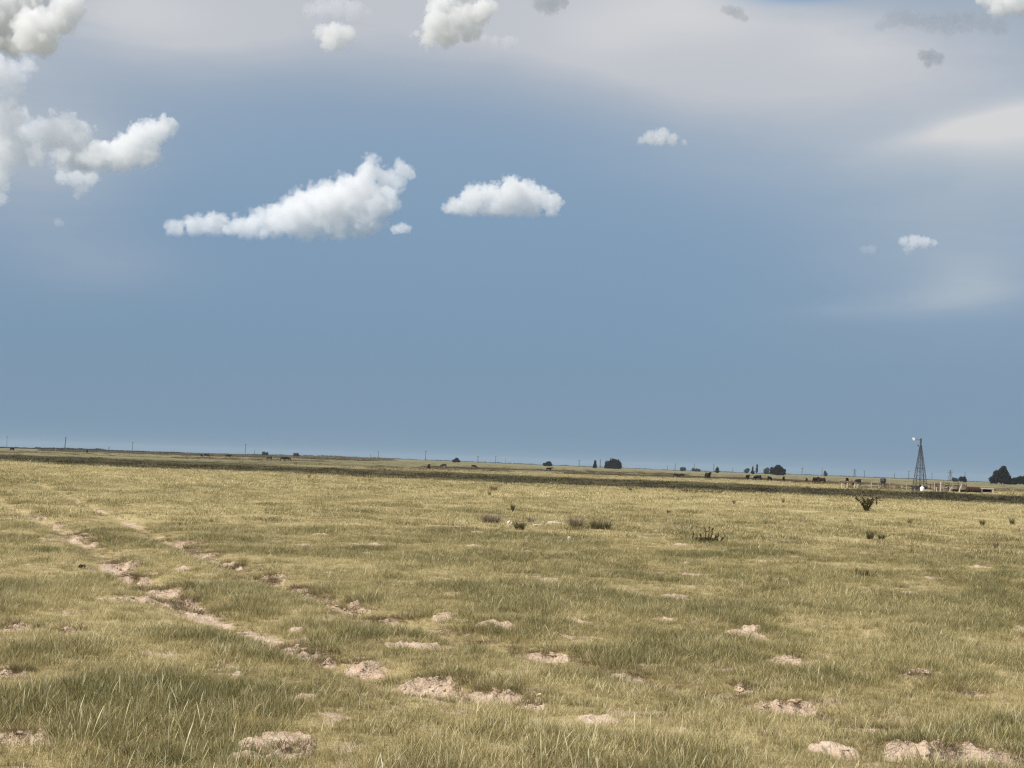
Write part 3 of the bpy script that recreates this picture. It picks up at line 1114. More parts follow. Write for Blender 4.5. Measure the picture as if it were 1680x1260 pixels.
def cow_mesh(pose, mat):
    """standing cow, head towards +X, 1.4 m at the withers"""
    P = [(-0.55, 0, 1.02, .27, .33), (-0.15, 0, 0.98, .31, .38), (0.30, 0, 0.98, .28, .38), (0.62, 0, 1.05, .22, .32), (-0.85, 0, 1.08, .20, .24)]
    E = [(0, 1), (1, 2), (2, 3), (0, 4)]

    def add(parent, pts):
        k = parent
        for p in pts:
            P.append(p)
            E.append((k, len(P) - 1))
            k = len(P) - 1
        return k
    if pose == "graze":
        nk = add(3, [(0.95, 0, 0.95, .16, .2), (1.15, 0, 0.62, .12, .14), (1.25, 0, 0.36, .12, .14), (1.36, 0, 0.16, .075, .08)])
        hd = nk - 1
        ears = [(1.14, .2, 0.46), (1.14, -.2, 0.46)]
    elif pose == "turn":
        nk = add(3, [(0.92, -.08, 1.22, .16, .2), (1.12, -.22, 1.36, .12, .15), (1.16, -.42, 1.32, .12, .12), (1.16, -.66, 1.18, .075, .08)])
        hd = nk - 1
        ears = [(0.98, -.40, 1.42), (1.36, -.40, 1.42)]
    else:
        nk = add(3, [(0.92, 0, 1.22, .16, .2), (1.15, 0, 1.36, .12, .15), (1.32, 0, 1.32, .12, .13), (1.58, 0, 1.14, .075, .08)])
        hd = nk - 1
        ears = [(1.24, .22, 1.42), (1.24, -.22, 1.42)]
    for e in ears:
        add(hd, [(*e, .035, .05)])
    for s in (-1, 1):
        add(3, [(0.60, s * .17, 0.72, .11, .12), (0.60, s * .17, 0.40, .06, .06), (0.58, s * .17, 0.10, .045, .045), (0.62, s * .17, 0.02, .06, .05)])
        add(4, [(-0.80, s * .18, 0.76, .13, .16), (-0.92, s * .17, 0.48, .065, .07), (-0.86, s * .17, 0.12, .045, .045), (-0.82, s * .17, 0.02, .06, .05)])
    add(4, [(-1.06, 0, 1.10, .035, .035), (-1.14, 0, 0.80, .025, .025), (-1.12, 0, 0.50, .045, .045)])
    return skin_mesh("cow", P, E, mat, 1)


COWM = {(p, m): None for p in ("stand", "graze", "turn") for m in ("cow", "brown")}
for key in COWM:
    COWM[key] = cow_mesh(key[0], MAT[key[1]])


def cow(px, d, rz, pose, mat, label, s=1.0, group="cattle grazing across the far pasture"):
    x, y, z = at_d(px, d)
    o = link(bpy.data.objects.new("cow", COWM[(pose, mat)]))
    o.location = (x, y, z)
    o.rotation_euler = (0, 0, rz)
    s = min(1.05, s * 1.08)
    o.scale = (s, s, s)
    return tag(o, label, "cow", group)


for (px, d, rz, pose, mat, lab, s) in [
    (20.5, 560, 1.2, "stand", "brown", "tiny dark cow at the far left below the tall faint pole", 1.0),
    (143, 650, 1.9, "stand", "cow", "tiny black cow on the skyline at the right end of the dark tree belt", 1.0),
    (331, 640, 1.4, "graze", "cow", "smaller black cow of a close pair on the left pasture", 0.85),
    (339, 640, 0.3, "graze", "cow", "larger black cow of a close pair on the left pasture", 1.0),
    (375, 610, 0.2, "stand", "cow", "black cow standing alone right of the close left-hand pair", 1.0),
    (442, 520, 2.6, "graze", "cow", "black cow with lowered head under the faint grey bushy tree", 0.9),
    (465, 500, 0.1, "turn", "cow", "black cow standing side-on, left one of two touching cattle below the low grey tree", 1.0),
    (471, 505, 0.0, "graze", "cow", "black grazing cow, right one of two touching cattle below the low grey tree", 1.0),
    (704, 290, 1.5, "stand", "brown", "dark cow facing away under the dark utility pole left of the small rounded tree", 0.72),
    (728, 420, 2.9, "graze", "cow", "small black cow left of the small rounded tree", 0.75),
    (778, 430, 0.1, "graze", "cow", "small black cow right of the small rounded tree", 0.72),
    (901, 420, 0.3, "stand", "cow", "black cow right below the low dark tree", 0.75),
    (1110, 330, 0.05, "graze", "cow", "low dark cow in brush left of the cow that faces the camera", 0.62),
    (1118, 330, 3.1, "graze", "cow", "low dark cow in brush, nearest the cow that faces the camera on its left", 0.62),
    (1161.5, 272, -1.35, "stand", "brown", "dark cow facing the camera below the small cone-shaped tree", 0.98),
    (1227, 300, 1.15, "stand", "brown", "square-bodied dark brown cow below the two spire trees", 0.80),
    (1243, 300, 2.25, "graze", "cow", "black cow with head down right of the square-bodied brown cow", 0.85),
    (1263, 320, 0.9, "graze", "cow", "small black cow below the dark dome-shaped tree", 0.72),
    (1286, 320, 1.3, "stand", "cow", "black cow seen end-on right below the dark dome-shaped tree", 0.72),
    (1323.5, 330, 1.5, "stand", "brown", "small dark cow left of the touching brown pair", 0.6),
    (1338, 275, 0.95, "stand", "brown", "left cow of the touching dark brown pair left of the pen", 0.82),
    (1348, 277, 2.15, "turn", "brown", "right cow of the touching dark brown pair left of the pen", 0.82),
    (1390, 255, 1.35, "graze", "cow", "black cow behind the upright planks of the pen, the left one", 0.95),
    (1407, 262, 1.9, "graze", "cow", "black cow behind the upright planks of the pen, the right one", 0.85),
    (1399, 256, 1.5, "stand", "brown", "brown calf between the two black cows behind the pen", 0.62)]:
    cow(px, d, rz, pose, mat, lab, s)

# ------------------------------------------------------------------ windmill
DW = 206.0
x, y, z = at_d(1509.5, DW)
wm = empty("windmill", (x, y, z), "tall steel lattice windmill tower with a small white tail vane and no wheel", "windmill", rz=0.0)
HW = 84 * DW / FPX
w0, w1 = 0.86, 0.10
HT = HW * 0.86
for sx in (-1, 1):
    for sy in (-1, 1):
        mb = MB()
        mb.bar((sx * w0, sy * w0, -0.1), (sx * w1, sy * w1, HT), 0.048, 0.04, 6)
        mb.build("leg", MAT['steel'], wm)
lv = [0.0, 0.17, 0.34, 0.50, 0.64, 0.78, 0.90, 1.0]
ww = lambda f: w0 + (w1 - w0) * f
for a, b in zip(lv[:-1], lv[1:]):
    mb = MB()
    wa, wb = ww(a), ww(b)
    for s in (-1, 1):
        mb.bar((-wa, s * wa, a * HT), (wb, s * wb, b * HT), 0.022, n=5)
        mb.bar((wa, s * wa, a * HT), (-wb, s * wb, b * HT), 0.022, n=5)
        mb.bar((s * wa, -wa, a * HT), (s * wb, wb, b * HT), 0.022, n=5)
        mb.bar((s * wa, wa, a * HT), (s * wb, -wb, b * HT), 0.022, n=5)
    mb.build("cross_brace", MAT['steel'], wm)
for f in lv[1:]:
    mb = MB()
    q = ww(f)
    for s in (-1, 1):
        mb.bar((-q, s * q, f * HT), (q, s * q, f * HT), 0.026, n=5)
        mb.bar((s * q, -q, f * HT), (s * q, q, f * HT), 0.026, n=5)
    mb.build("girt", MAT['steel'], wm)
mb = MB()
q = ww(0.5)
for k in range(5):
    mb.box((0, -q + 2 * q * (k + 0.5) / 5, 0.5 * HT + 0.05), (2 * q + 0.25, 2 * q / 5 - 0.02, 0.04))
mb.build("platform", MAT['pole'], wm)
mb = MB()
for s in (-0.14, 0.14):
    mb.bar((s, -0.15, 0.0), (s * 0.6, -0.05, HT), 0.018, n=5)
for k in range(18):
    zz = HT * (k + 0.5) / 18
    mb.bar((-0.13, -0.15 + 0.1 * k / 18, zz), (0.13, -0.15 + 0.1 * k / 18, zz), 0.012, n=5)
mb.build("ladder", MAT['steel'], wm)
mb = MB()
mb.bar((0, 0, 0.15), (0, 0, HT), 0.035, 0.03)
mb.build("pump_rod", MAT['steel'], wm)
mb = MB()
mb.lathe([(0.10, HT - 0.1), (0.11, HW - 0.45), (0.13, HW - 0.3), (0.13, HW - 0.1), (0.06, HW)], n=10)
mb.build("gearbox", MAT['steel'], wm)
mb = MB()
mb.bar((0, 0, HW - 0.22), (-0.78, -0.05, HW - 0.12), 0.016, n=6)
mb.bar((0, 0, HW - 0.40), (-0.60, -0.05, HW - 0.18), 0.012, n=5)
mb.build("tail_boom", MAT['steel'], wm)
mb = MB()
pr = [(-0.78, 0.16), (-1.14, 0.22), (-1.18, 0.02), (-1.02, -0.2), (-0.84, -0.14)]
fr = [mb.b.verts.new((a, -0.07, HW - 0.17 + c)) for a, c in pr]
bk = [mb.b.verts.new((a, -0.04, HW - 0.17 + c)) for a, c in pr]
mb.b.faces.new(fr)
mb.b.faces.new(bk[::-1])
for k in range(len(pr)):
    mb.b.faces.new((fr[k], bk[k], bk[(k + 1) % len(pr)], fr[(k + 1) % len(pr)]))
mb.build("tail_vane", MAT['whitepaint'], wm)
mb = MB()
mb.bar((-0.02, -0.02, HW - 0.40), (-0.34, -0.1, HW - 0.95), 0.014, n=5)
mb.box((-0.38, -0.1, HW - 1.02), (0.20, 0.03, 0.18), Matrix.Rotation(0.5, 3, 'Y'))
mb.build("broken_blade", MAT['steel'], wm)
mb = MB()
mb.lathe([(0.22, 0.0), (0.22, 0.35), (0.10, 0.40), (0.10, 0.75), (0.14, 0.8), (0.14, 0.9)], (0.0, 0.0, 0.0), 10)
mb.build("pump_head", MAT['rust'], wm)

# rusty sheet panels round the foot of the tower
x, y, z = at_d(1508.5, DW + 3)
tk = empty("stock_tank", (x, y, z), "low rusty red stock tank behind the foot of the windmill tower", "tank")
mb = MB()
mb.lathe([(1.02, 0), (1.05, 0.05), (1.02, 0.3), (1.05, 0.34), (1.02, 0.62), (1.07, 0.66), (1.0, 0.66), (0.98, 0.5)], n=28)
mb.build("shell", MAT['rust'], tk)
mb = MB()
mb.box((0.75, -0.6, 0.74), (1.0, 0.25, 0.05), Matrix.Rotation(0.12, 3, 'Y'))
mb.build("cover_board", MAT['post'], tk)

x, y, z = at_d(1513.3, DW - 4)
br = empty("barrel", (x, y, z), "bright white barrel standing against the foot of the windmill tower", "barrel")
mb = MB()
mb.lathe([(0.24, 0), (0.27, 0.06), (0.28, 0.25), (0.265, 0.28), (0.28, 0.31), (0.28, 0.52), (0.22, 0.60), (0.10, 0.62)], n=18)
mb.build("drum", MAT['whitepaint'], br, True)
mb = MB()
mb.lathe([(0.10, 0.62), (0.10, 0.70), (0.08, 0.72)], n=12)
mb.build("cap", MAT['whitepaint'], br)

x, y, z = at_d(1522, DW - 3)
tr = empty("water_trough", (x, y, z), "pale low concrete trough right of the white barrel", "trough")
mb = MB()
mb.box((0, -0.22, 0.14), (0.95, 0.07, 0.28), bevel=0.012)
mb.box((0, 0.22, 0.14), (0.95, 0.07, 0.28), bevel=0.012)
mb.box((-0.44, 0, 0.137), (0.07, 0.36, 0.27), bevel=0.012)
mb.box((0.44, 0, 0.137), (0.07, 0.36, 0.27), bevel=0.012)
mb.box((0, 0, 0.04), (0.8, 0.36, 0.06))
mb.build("basin", MAT['stone'], tr)


def fence(name, pts, mats, posts_h, rails, label, cat="fence", wob=0.03, post_r=0.06, grp=None, seed=0):
    """post and rail fence through ground points; every post and every rail its own part"""
    rr = random.Random(seed)
    P = [at_d(px, d) for px, d in pts]
    root = empty(name, P[0], label, cat, grp)
    o = Vector(P[0])
    tops = []
    for i, p in enumerate(P):
        v = Vector(p) - o
        h = posts_h[i % len(posts_h)] * rr.uniform(0.9, 1.1)
        lx, ly = rr.gauss(0, wob), rr.gauss(0, wob)
        mb = MB()
        r = post_r * rr.uniform(0.8, 1.25)
        mb.tube([v + Vector((0, 0, -0.2)), v + Vector((lx * 0.4, ly * 0.4, h * 0.5)), v + Vector((lx, ly, h))], r, r * 0.8, 8)
        mb.build("post", MAT[mats[i % len(mats)]], root)
        tops.append((v, h, lx, ly))
    for zf, rm, rw in rails:
        for (a, ha, ax, ay), (b, hb, bx, by) in zip(tops[:-1], tops[1:]):
            za, zb = zf + rr.gauss(0, .05), zf + rr.gauss(0, .05)
            mb = MB()
            off = Vector((0, -post_r - 0.035, 0))
            mb.bar(a + off + Vector((0, 0, za)), b + off + Vector((0, 0, zb)), rw, n=6)
            mb.build("rail", MAT[rm], root)
    return root


pts = [(1378 + 4.1 * k, 212 - 0.2 * k) for k in range(8)]
fence("plank_fence", pts, ['post2', 'post', 'post2', 'post', 'plank', 'plank', 'post', 'post'], [1.05, 1.0, 1.1, 0.95], [(0.92, 'plank', 0.07), (0.78, 'plank', 0.05)],
      "short pen fence of upright pale planks left of the windmill", post_r=0.085, seed=1)
pts = [(1411 + 9.6 * k, 214 - 0.5 * k + (3 if k % 2 else 0)) for k in range(10)]
fence("rail_fence", pts, ['post2', 'post2', 'post'], [0.85, 0.7, 0.95], [(0.62, 'post2', 0.04), (0.36, 'post2', 0.04)],
      "long low grey rail fence between the plank pen and the windmill", post_r=0.055, seed=2)
pts = [(1519 + 7.4 * k, 211 + (3 if k % 2 else 0)) for k in range(10)]
fence("corral_fence", pts, ['post2', 'plank', 'post', 'post2'], [1.15, 0.95, 1.2], [(0.95, 'plank', 0.05), (0.68, 'post2', 0.05), (0.40, 'post2', 0.05), (0.16, 'plank', 0.04)],
      "weathered corral fence of grey poles right of the windmill", post_r=0.06, wob=0.10, seed=3)
pts = [(1530 + 8.6 * k, 219 + (4 if k % 2 else 0)) for k in range(7)]
fence("corral_fence", pts, ['post2', 'plank'], [1.3, 1.1, 1.5], [(1.1, 'post2', 0.05), (0.75, 'plank', 0.05), (0.4, 'post2', 0.05)],
      "back row of taller brown poles behind the grey corral fence", post_r=0.065, wob=0.12, seed=4)


def lone_post(px, d, h, r, lean, mat, label, grp=None):
    x, y, z = at_d(px, d)
    mb = MB()
    mb.tube([(0, 0, -0.2), (lean * 0.45 * h, 0, 0.5 * h), (lean * h, 0.02, h)], r, r * 0.72, 9)
    o = mb.build("post", MAT[mat])
    o.name = "fence_post"
    o.location = (x, y, z)
    return tag(o, label, "post", grp)


lone_post(1543, 206, 1.35, 0.10, 0.06, 'post', "tall bright upright post at the front of the corral right of the windmill")
lone_post(1573, 206, 1.15, 0.10, 0.38, 'post', "pale post leaning to the right in front of the dark troughs")
lone_post(1537, 206, 0.65, 0.07, -0.05, 'post', "short pale post left of the tall bright corral post")
lone_post(1556, 207, 0.75, 0.06, 0.75, 'post', "thin pale pole slanting low between the tall bright post and the leaning post")
lone_post(1457.6, 203, 0.95, 0.11, 0.0, 'plank', "dark thick post standing alone at the low rail fence below the feed bin")
lone_post(1500.5, 206, 0.75, 0.06, 0.0, 'post2', "grey post at the left foot of the windmill")

# troughs and a rusty shed in the corral
for (px, d, L, lab) in [(1568, 208, 0.75, "dark open trough left of the leaning pale post"), (1581, 208, 0.85, "dark open trough right of the leaning pale post")]:
    x, y, z = at_d(px, d)
    t = empty("feed_trough", (x, y, z), lab, "trough", "dark troughs in the corral")
    mb = MB()
    for s in (-1, 1):
        mb.box((0, s * 0.24, 0.25), (L, 0.04, 0.32), Matrix.Rotation(s * -0.25, 3, 'X'), 0.008)
        mb.box((s * (L / 2 - 0.03), 0, 0.247), (0.05, 0.40, 0.30), None, 0.008)
    mb.box((0, 0, 0.12), (L - 0.12, 0.38, 0.04))
    mb.build("basin", MAT['dark'], t)
    for s in (-1, 1):
        mb = MB()
        mb.box((s * (L / 2 - 0.12), 0, 0.045), (0.08, 0.5, 0.1))
        mb.build("leg", MAT['plank'], t)
x, y, z = at_d(1597, 208)
sh = empty("scrap_tank", (x, y, z), "low rusty red tank lying on its side at the right end of the corral", "tank")
mb = MB()
rot = Matrix.Rotation(PI / 2, 4, 'Y')
L, R = 1.75, 0.36
prof = [(0.05, -L / 2 - 0.12), (0.25, -L / 2 - 0.09), (R, -L / 2), (R + .015, -L / 2 + .03), (R, -L / 2 + .06), (R, -0.03), (R + .015, 0), (R, 0.03), (R, L / 2 - .06), (R + .015, L / 2 - .03), (R, L / 2), (0.25, L / 2 + 0.09), (0.05, L / 2 + 0.12)]
mb.lathe(prof, n=20)
bmesh.ops.transform(mb.b, matrix=Matrix.Translation((0, 0, R + 0.08)) @ rot, verts=mb.b.verts)
mb.build("shell", MAT['rust'], sh, True)
for s in (-0.7, 0.7):
    mb = MB()
    mb.box((s, 0, 0.06), (0.14, 0.6, 0.14), None, 0.01)
    mb.build("cradle", MAT['plank'], sh)
x, y, z = at_d(1619, 209)
ch = empty("hay_feeder", (x, y, z), "pale plank feeder with a dark opening right of the rusty tank", "feeder")
mb = MB()
for s in (-1, 1):
    mb.box((s * 0.75, 0, 0.29), (0.20, 0.6, 0.58), None, 0.01)
mb.box((0, 0, 0.655), (1.80, 0.70, 0.15), None, 0.01)
mb.box((0, -0.28, 0.08), (1.29, 0.05, 0.17), None, 0.008)
mb.build("frame", MAT['post'], ch)
mb = MB()
mb.box((0, 0.2, 0.32), (1.29, 0.05, 0.5))
mb.box((0, 0, 0.03), (1.29, 0.45, 0.05))
mb.build("back_panel", MAT['dark'], ch)  # near-black panel paints the shade inside the opening
x, y, z = at_d(1449, 262)
fb = empty("feed_bin", (x, y, z), "grey tapering feed bin on short dark legs above the low rail fence", "feed bin")
mb = MB()
mb.b.verts.ensure_lookup_table()
mb.lathe([(0.18, 0.62), (0.50, 1.0), (0.52, 1.42), (0.50, 1.46), (0.12, 1.62)], n=12)
mb.build("hopper", MAT['steel'], fb)
for sx in (-1, 1):
    for sy in (-1, 1):
        mb = MB()
        mb.bar((sx * 0.42, sy * 0.42, -0.1), (sx * 0.40, sy * 0.40, 1.0), 0.05, n=6)
        mb.build("leg", MAT['dark'], fb)
mb = MB()
mb.lathe([(0.30, 0.0), (0.34, 0.05), (0.34, 0.36), (0.30, 0.36), (0.28, 0.1)], n=12)
mb.build("tray", MAT['dark'], fb)

# ------------------------------------------------------------------ shrubs and weeds


def weed(name, px, py, wpx, hpx, mat, label, cat="weed", grp=None, n=140, w=0.012, bend=0.3, lean=0.6, seed=0, segs=3, cl=0.8):
    x, y, z = at(px, py)
    d = math.hypot(x, y)
    H = hpx * d / FPX
    W = wpx * d / FPX / 2
    lo = 0.55
    V, F, T, B = blades(n, W * 0.62, H * lo, H * 1.12, w, bend, segs, lean * min(1.5, W / H), seed, cluster=cl)
    V[:, 1] *= 0.8
    me = mesh_np(name, V, F, [MAT[mat]], {"t": T, "b": B})
    o = link(bpy.data.objects.new(name, me))
    o.location = (x, y, z)
    return tag(o, label, cat, grp)


weed("dry_weed", 806, 858, 38, 19, 'greyweed', "grey-brown dome of dead weed, leftmost of the weeds round the pale soil patches", n=420, seed=1, w=0.014)
weed("dark_weed", 852, 869, 22, 17, 'darkweed', "small dark green weed leaning right between the pale soil patches", n=190, seed=2)
weed("dry_weed", 872, 857, 14, 13, 'greyweed', "small grey weed just behind the pale soil patches", n=150, seed=3, w=0.014)
weed("dry_weed", 945, 869, 28, 22, 'greyweed', "upright grey-brown weed right of the pale soil patches", n=330, seed=4, w=0.014)
weed("dark_weed", 985, 870, 48, 18, 'darkweed', "wide low dark green weed, rightmost of the weeds round the pale soil patches", n=420, seed=5)
G2 = "small weeds dotted over the middle distance"
for (px, py, w, h, mt, lab) in [
    (841, 839, 5, 15, 'darkweed', "thin dark upright weed above the pale soil patches"),
    (803, 815, 4, 12, 'tanweed', "thin tan upright weed below the square tan tumbleweed"),
    (1034, 806, 5, 8, 'darkweed', "tiny dark weed at the edge of the shade strip near the middle"),
    (1097, 843, 7, 9, 'darkweed', "small dark weed between the right-hand dark green weed and the spiky dark clump"),
    (1204, 828, 5, 9, 'darkweed', "tiny upright weed left of the V-shaped dark shrub, the left one"),
    (1284, 826, 6, 12, 'greyweed', "small greyish weed left of the V-shaped dark shrub, the nearer one"),
    (1427, 887, 15, 15, 'darkweed', "brown-green weed below the V-shaped dark shrub, left of a close pair"),
    (1446, 887, 13, 10, 'darkweed', "low brown-green weed below the V-shaped dark shrub, right of a close pair"),
    (1393, 857, 8, 6, 'tanweed', "small low tan weed just below the V-shaped dark shrub"),
    (1472, 860, 12, 6, 'tanweed', "flat tan weed right of the V-shaped dark shrub"),
    (1493, 860, 8, 10, 'darkweed', "small square dark weed right of the flat tan weed"),
    (1611, 864, 8, 13, 'darkweed', "dark pointed weed near the right edge, the left of two"),
    (1660, 863, 9, 16, 'darkweed', "dark pointed weed near the right edge, the taller right of two"),
    (1634, 900, 9, 10, 'greyweed', "grey weed at the right below the two dark pointed weeds"),
    (1418, 947, 44, 17, 'darkweed', "wide dark grassy clump in the mid field below the close pair of weeds"),
    (507, 785, 5, 8, 'tanweed', "tiny reddish tan weed in the yellow grass left of centre"),
    (396, 760, 9, 6, 'darkweed', "low dark weed in the sunny strip below the left-hand cattle, the left one"),
    (485, 763, 5, 7, 'darkweed', "tiny dark weed in the sunny strip below the left-hand cattle, the middle one"),
    (525, 764, 6, 7, 'darkweed', "tiny dark weed in the sunny strip right of the left-hand cattle"),
    (54, 773, 14, 6, 'darkweed', "low dark weed in the yellow grass near the left edge"),
    (1644, 822, 14, 10, 'darkweed', "dark bush standing in the shade strip near the right edge"),
    (1053, 797, 14, 9, 'darkweed', "dark bushy weed at the far rim of the shade strip below the broad black tree"),
    (1330, 812, 16, 6, 'tanweed', "tan weed at the near edge of the shade strip left of the V-shaped shrub"),
    (1326, 803, 10, 8, 'darkweed', "dark weed with a pale top in the sunny strip left of the plank pen")]:
    weed("weed", px, py, w, h, mt, lab, grp=G2, n=70, w=0.02, seed=int(px), bend=0.2, lean=0.45)
weed("tumbleweed", 810, 805, 13, 11, 'tanweed', "square tan tumbleweed standing in the yellow grass", "tumbleweed", n=320, w=0.02, seed=91, lean=0.9, bend=0.7)


def stem_shrub(name, px, py, stems, leaf, mat, label, cat, seed, nleaf=34, r0=0.012, fill=None):
    x, y, z = at(px, py)
    d = math.hypot(x, y)
    k = d / FPX
    root = empty(name, (x, y, z), label, cat)
    g = np.random.default_rng(seed)
    P = []
    mb = MB()
    for st in stems:
        pts = [Vector((a * k, g.normal() * 1.5 * k, b * k)) for a, b in st]
        pts[0].z -= 0.03
        mb.tube(pts, r0, r0 * 0.5, 6)
        for _ in range(nleaf):
            f = g.uniform(0.2, 1.0) * (len(pts) - 1)
            i = min(int(f), len(pts) - 2)
            p = pts[i].lerp(pts[i + 1], f - i)
            P.append([p.x + g.normal() * leaf * 0.7, p.y + g.normal() * leaf, p.z + g.normal() * leaf * 0.6])
    for _ in range(0 if fill is None else fill[0]):   # inner twigs and leaves
        h = g.uniform() ** fill[3] * fill[2]
        w = fill[1](h)
        P.append([g.uniform(-1, 1) * w * k, g.normal() * w * k * 0.45, h * k])
    mb.build("stem", MAT['bark'], root)
    V, F, B = leaf_quads(np.array(P), leaf, g)
    c = link(bpy.data.objects.new("foliage", mesh_np("foliage", V, F, [MAT[mat]], {"b": B})))
    c.parent = root
    return root


MAT['shrub'] = foliage_mat("dark_shrub_foliage", (0.045, 0.038, 0.018), (0.115, 0.092, 0.042))
MAT['shrub2'] = foliage_mat("dark_spiky_foliage", (0.045, 0.038, 0.020), (0.125, 0.10, 0.052))
stem_shrub("cholla_shrub", 1422, 841, [
    [(0, 0), (-7, 10), (-12, 18), (-19, 27)], [(0, 0), (-3, 11), (-5, 20), (-8, 24)], [(0, 0), (1, 12), (1, 22)], [(0, 0), (4, 11), (7, 19), (9, 23)],
    [(0, 0), (3, 8), (6, 14), (3, 20)], [(0, 0), (-4, 8), (-8, 14), (-4, 20)], [(4, 12), (9, 18), (14, 24), (18, 22)], [(14, 24), (15, 18), (15, 13)],
    [(-11, 18), (-15, 19), (-18, 22)], [(0, 2), (2, 8), (-1, 15)], [(-2, 8), (2, 15), (5, 21)]],
    0.026, 'shrub', "dark V-shaped shrub with two spread arms in front of the shade strip", "shrub", 5, 110, 0.014, (1500, lambda h: 1.5 + h * 0.54 + 1.5 * math.sin(h * 2.1), 22, 1.05))
stem_shrub("yucca_clump", 1160, 892, [
    [(-22, 0), (-23, 8), (-23, 17)], [(-14, 0), (-17, 6), (-18, 9)], [(-8, 0), (-10, 9), (-11, 15)], [(-3, 0), (-3, 13), (-4, 25)], [(1, 0), (3, 14), (3, 27)],
    [(4, 0), (7, 14), (9, 25)], [(8, 0), (13, 8), (14, 13)], [(14, 0), (17, 9), (18, 17)], [(18, 0), (23, 6), (26, 10)], [(-6, 0), (-2, 6), (3, 9)], [(-18, 0), (-14, 5), (-10, 8)], [(4, 0), (10, 5), (16, 7)]],
    0.014, 'shrub2', "spiky dark clump of upright dead stalks right of centre", "plant", 6, 110, 0.009, (1400, lambda h: 25 - h * 1.3, 9, 1.3))

# loose small things on the grass


def rock(px, py, wpx, hpx, mat, label, name="stone", cat="stone", seed=0, grp=None, flat=1.0):
    x, y, z = at(px, py)
    d = math.hypot(x, y)
    mb = MB()
    sx, sz = wpx * d / FPX / 2, hpx * d / FPX * 0.7 * flat
    mb.ico((0, 0, sz * 0.5), (sx, sx * 0.75, sz), 3, 0.45, seed)
    o = mb.build(name, MAT[mat], None, False)
    o.location = (x, y, z)
    o.rotation_euler = (0, 0, seed * 1.3)
    return tag(o, label, cat, grp)


rock(134, 930, 13, 7, 'dung', "small black lump of dung in the grass beside the left wheel rut", "dung_lump", "dung", 3)
rock(943, 984, 16, 5, 'stone', "flat pale stone alone in the grass right of the ruts", seed=4)
rock(1565, 1006, 9, 4, 'stone', "small pale stone alone in the grass on the right", seed=5)
rock(836, 861, 14, 6, 'stone', "pale stone between the grey weed dome and the small dark green weed", seed=6)
rock(908, 863, 26, 5, 'stone', "long pale stone slab left of the upright grey weed", seed=7)
rock(880, 865, 18, 3.5, 'stone', "low pale stone right of the small dark green weed", seed=8)
rock(1150, 893, 12, 4, 'stone', "pale stone at the foot of the spiky dark clump", seed=9)
rock(500, 1073, 36, 12, 'stone', "bright pale slab of hard clay in the left rut", "clay_slab", "clay slab", 10)
x, y, z = at(932, 890)
mb = MB()
mb.tube([(0, 0, -0.02), (0.01, 0, 0.06), (-0.005, 0, 0.11)], 0.012, 0.016, 7)
mb.tube([(-0.005, 0, 0.11), (0.035, -0.01, 0.13), (0.05, -0.01, 0.10)], 0.02, 0.012, 7)
o = mb.build("dead_stalk", MAT['bone'])
o.location = (x, y, z)
tag(o, "short bleached white stalk sticking out of the grass near the centre", "stalk")

# ------------------------------------------------------------------ clouds
def cloud_vapour(name, lobes, a, density, zb=None, erode=1.0, color=(0.985, 0.978, 0.972), rate=0.55):
    """water vapour filling the lobes (x, y, z, r), thinning and fraying towards their outside"""
    m, t = new_mat(name)
    pos = t.n("ShaderNodeTexCoord").outputs['Object']
    q = None
    for (x, y, z, r) in lobes:
        dn = t.n("ShaderNodeVectorMath", operation='DISTANCE')
        t.l(pos, dn.inputs[0])
        dn.inputs[1].default_value = (x, y, z)
        rq = (r * a) ** 0.5
        v = t.math('MULTIPLY_ADD', dn.outputs['Value'], -1.0 / rq, r / rq)
        q = v if q is None else t.math('SMOOTH_MAX', q, v, 0.10)
    n1 = t.noise(pos, 1.15 / a, 5.0, 0.60, 0.6)
    vo = t.n("ShaderNodeTexVoronoi", feature='SMOOTH_F1')
    t.l(pos, vo.inputs['Vector'])
    vo.inputs['Scale'].default_value = 2.6 / a
    vo.inputs['Detail'].default_value = 1.6
    vo.inputs['Roughness'].default_value = 0.55
    vo.inputs['Smoothness'].default_value = 0.35
    f = t.math('MULTIPLY_ADD', t.math('SUBTRACT', n1, 0.52), 0.80 * erode, q)
    f = t.math('MULTIPLY_ADD', t.math('SUBTRACT', 0.42, vo.outputs['Distance']), 0.48 * erode, f)
    f = t.smooth(f, -0.06, 0.14)
    if zb is not None:
        sp = t.n("ShaderNodeSeparateXYZ")
        t.l(pos, sp.inputs[0])
        zz = t.math('MULTIPLY_ADD', t.math('SUBTRACT', n1, 0.5), 0.35 * a, sp.outputs[2])
        f = t.math('MULTIPLY', f, t.smooth(zz, zb - 0.02 * a, zb + 0.28 * a))
    v = t.n("ShaderNodeVolumePrincipled")
    v.inputs['Color'].default_value = (*color, 1)
    t.l(t.math('MULTIPLY', f, density), v.inputs['Density'])
    v.inputs['Anisotropy'].default_value = 0.15
    m.cycles.volume_step_rate = rate
    o = t.n("ShaderNodeOutputMaterial")
    t.l(v.outputs[0], o.inputs['Volume'])
    return m


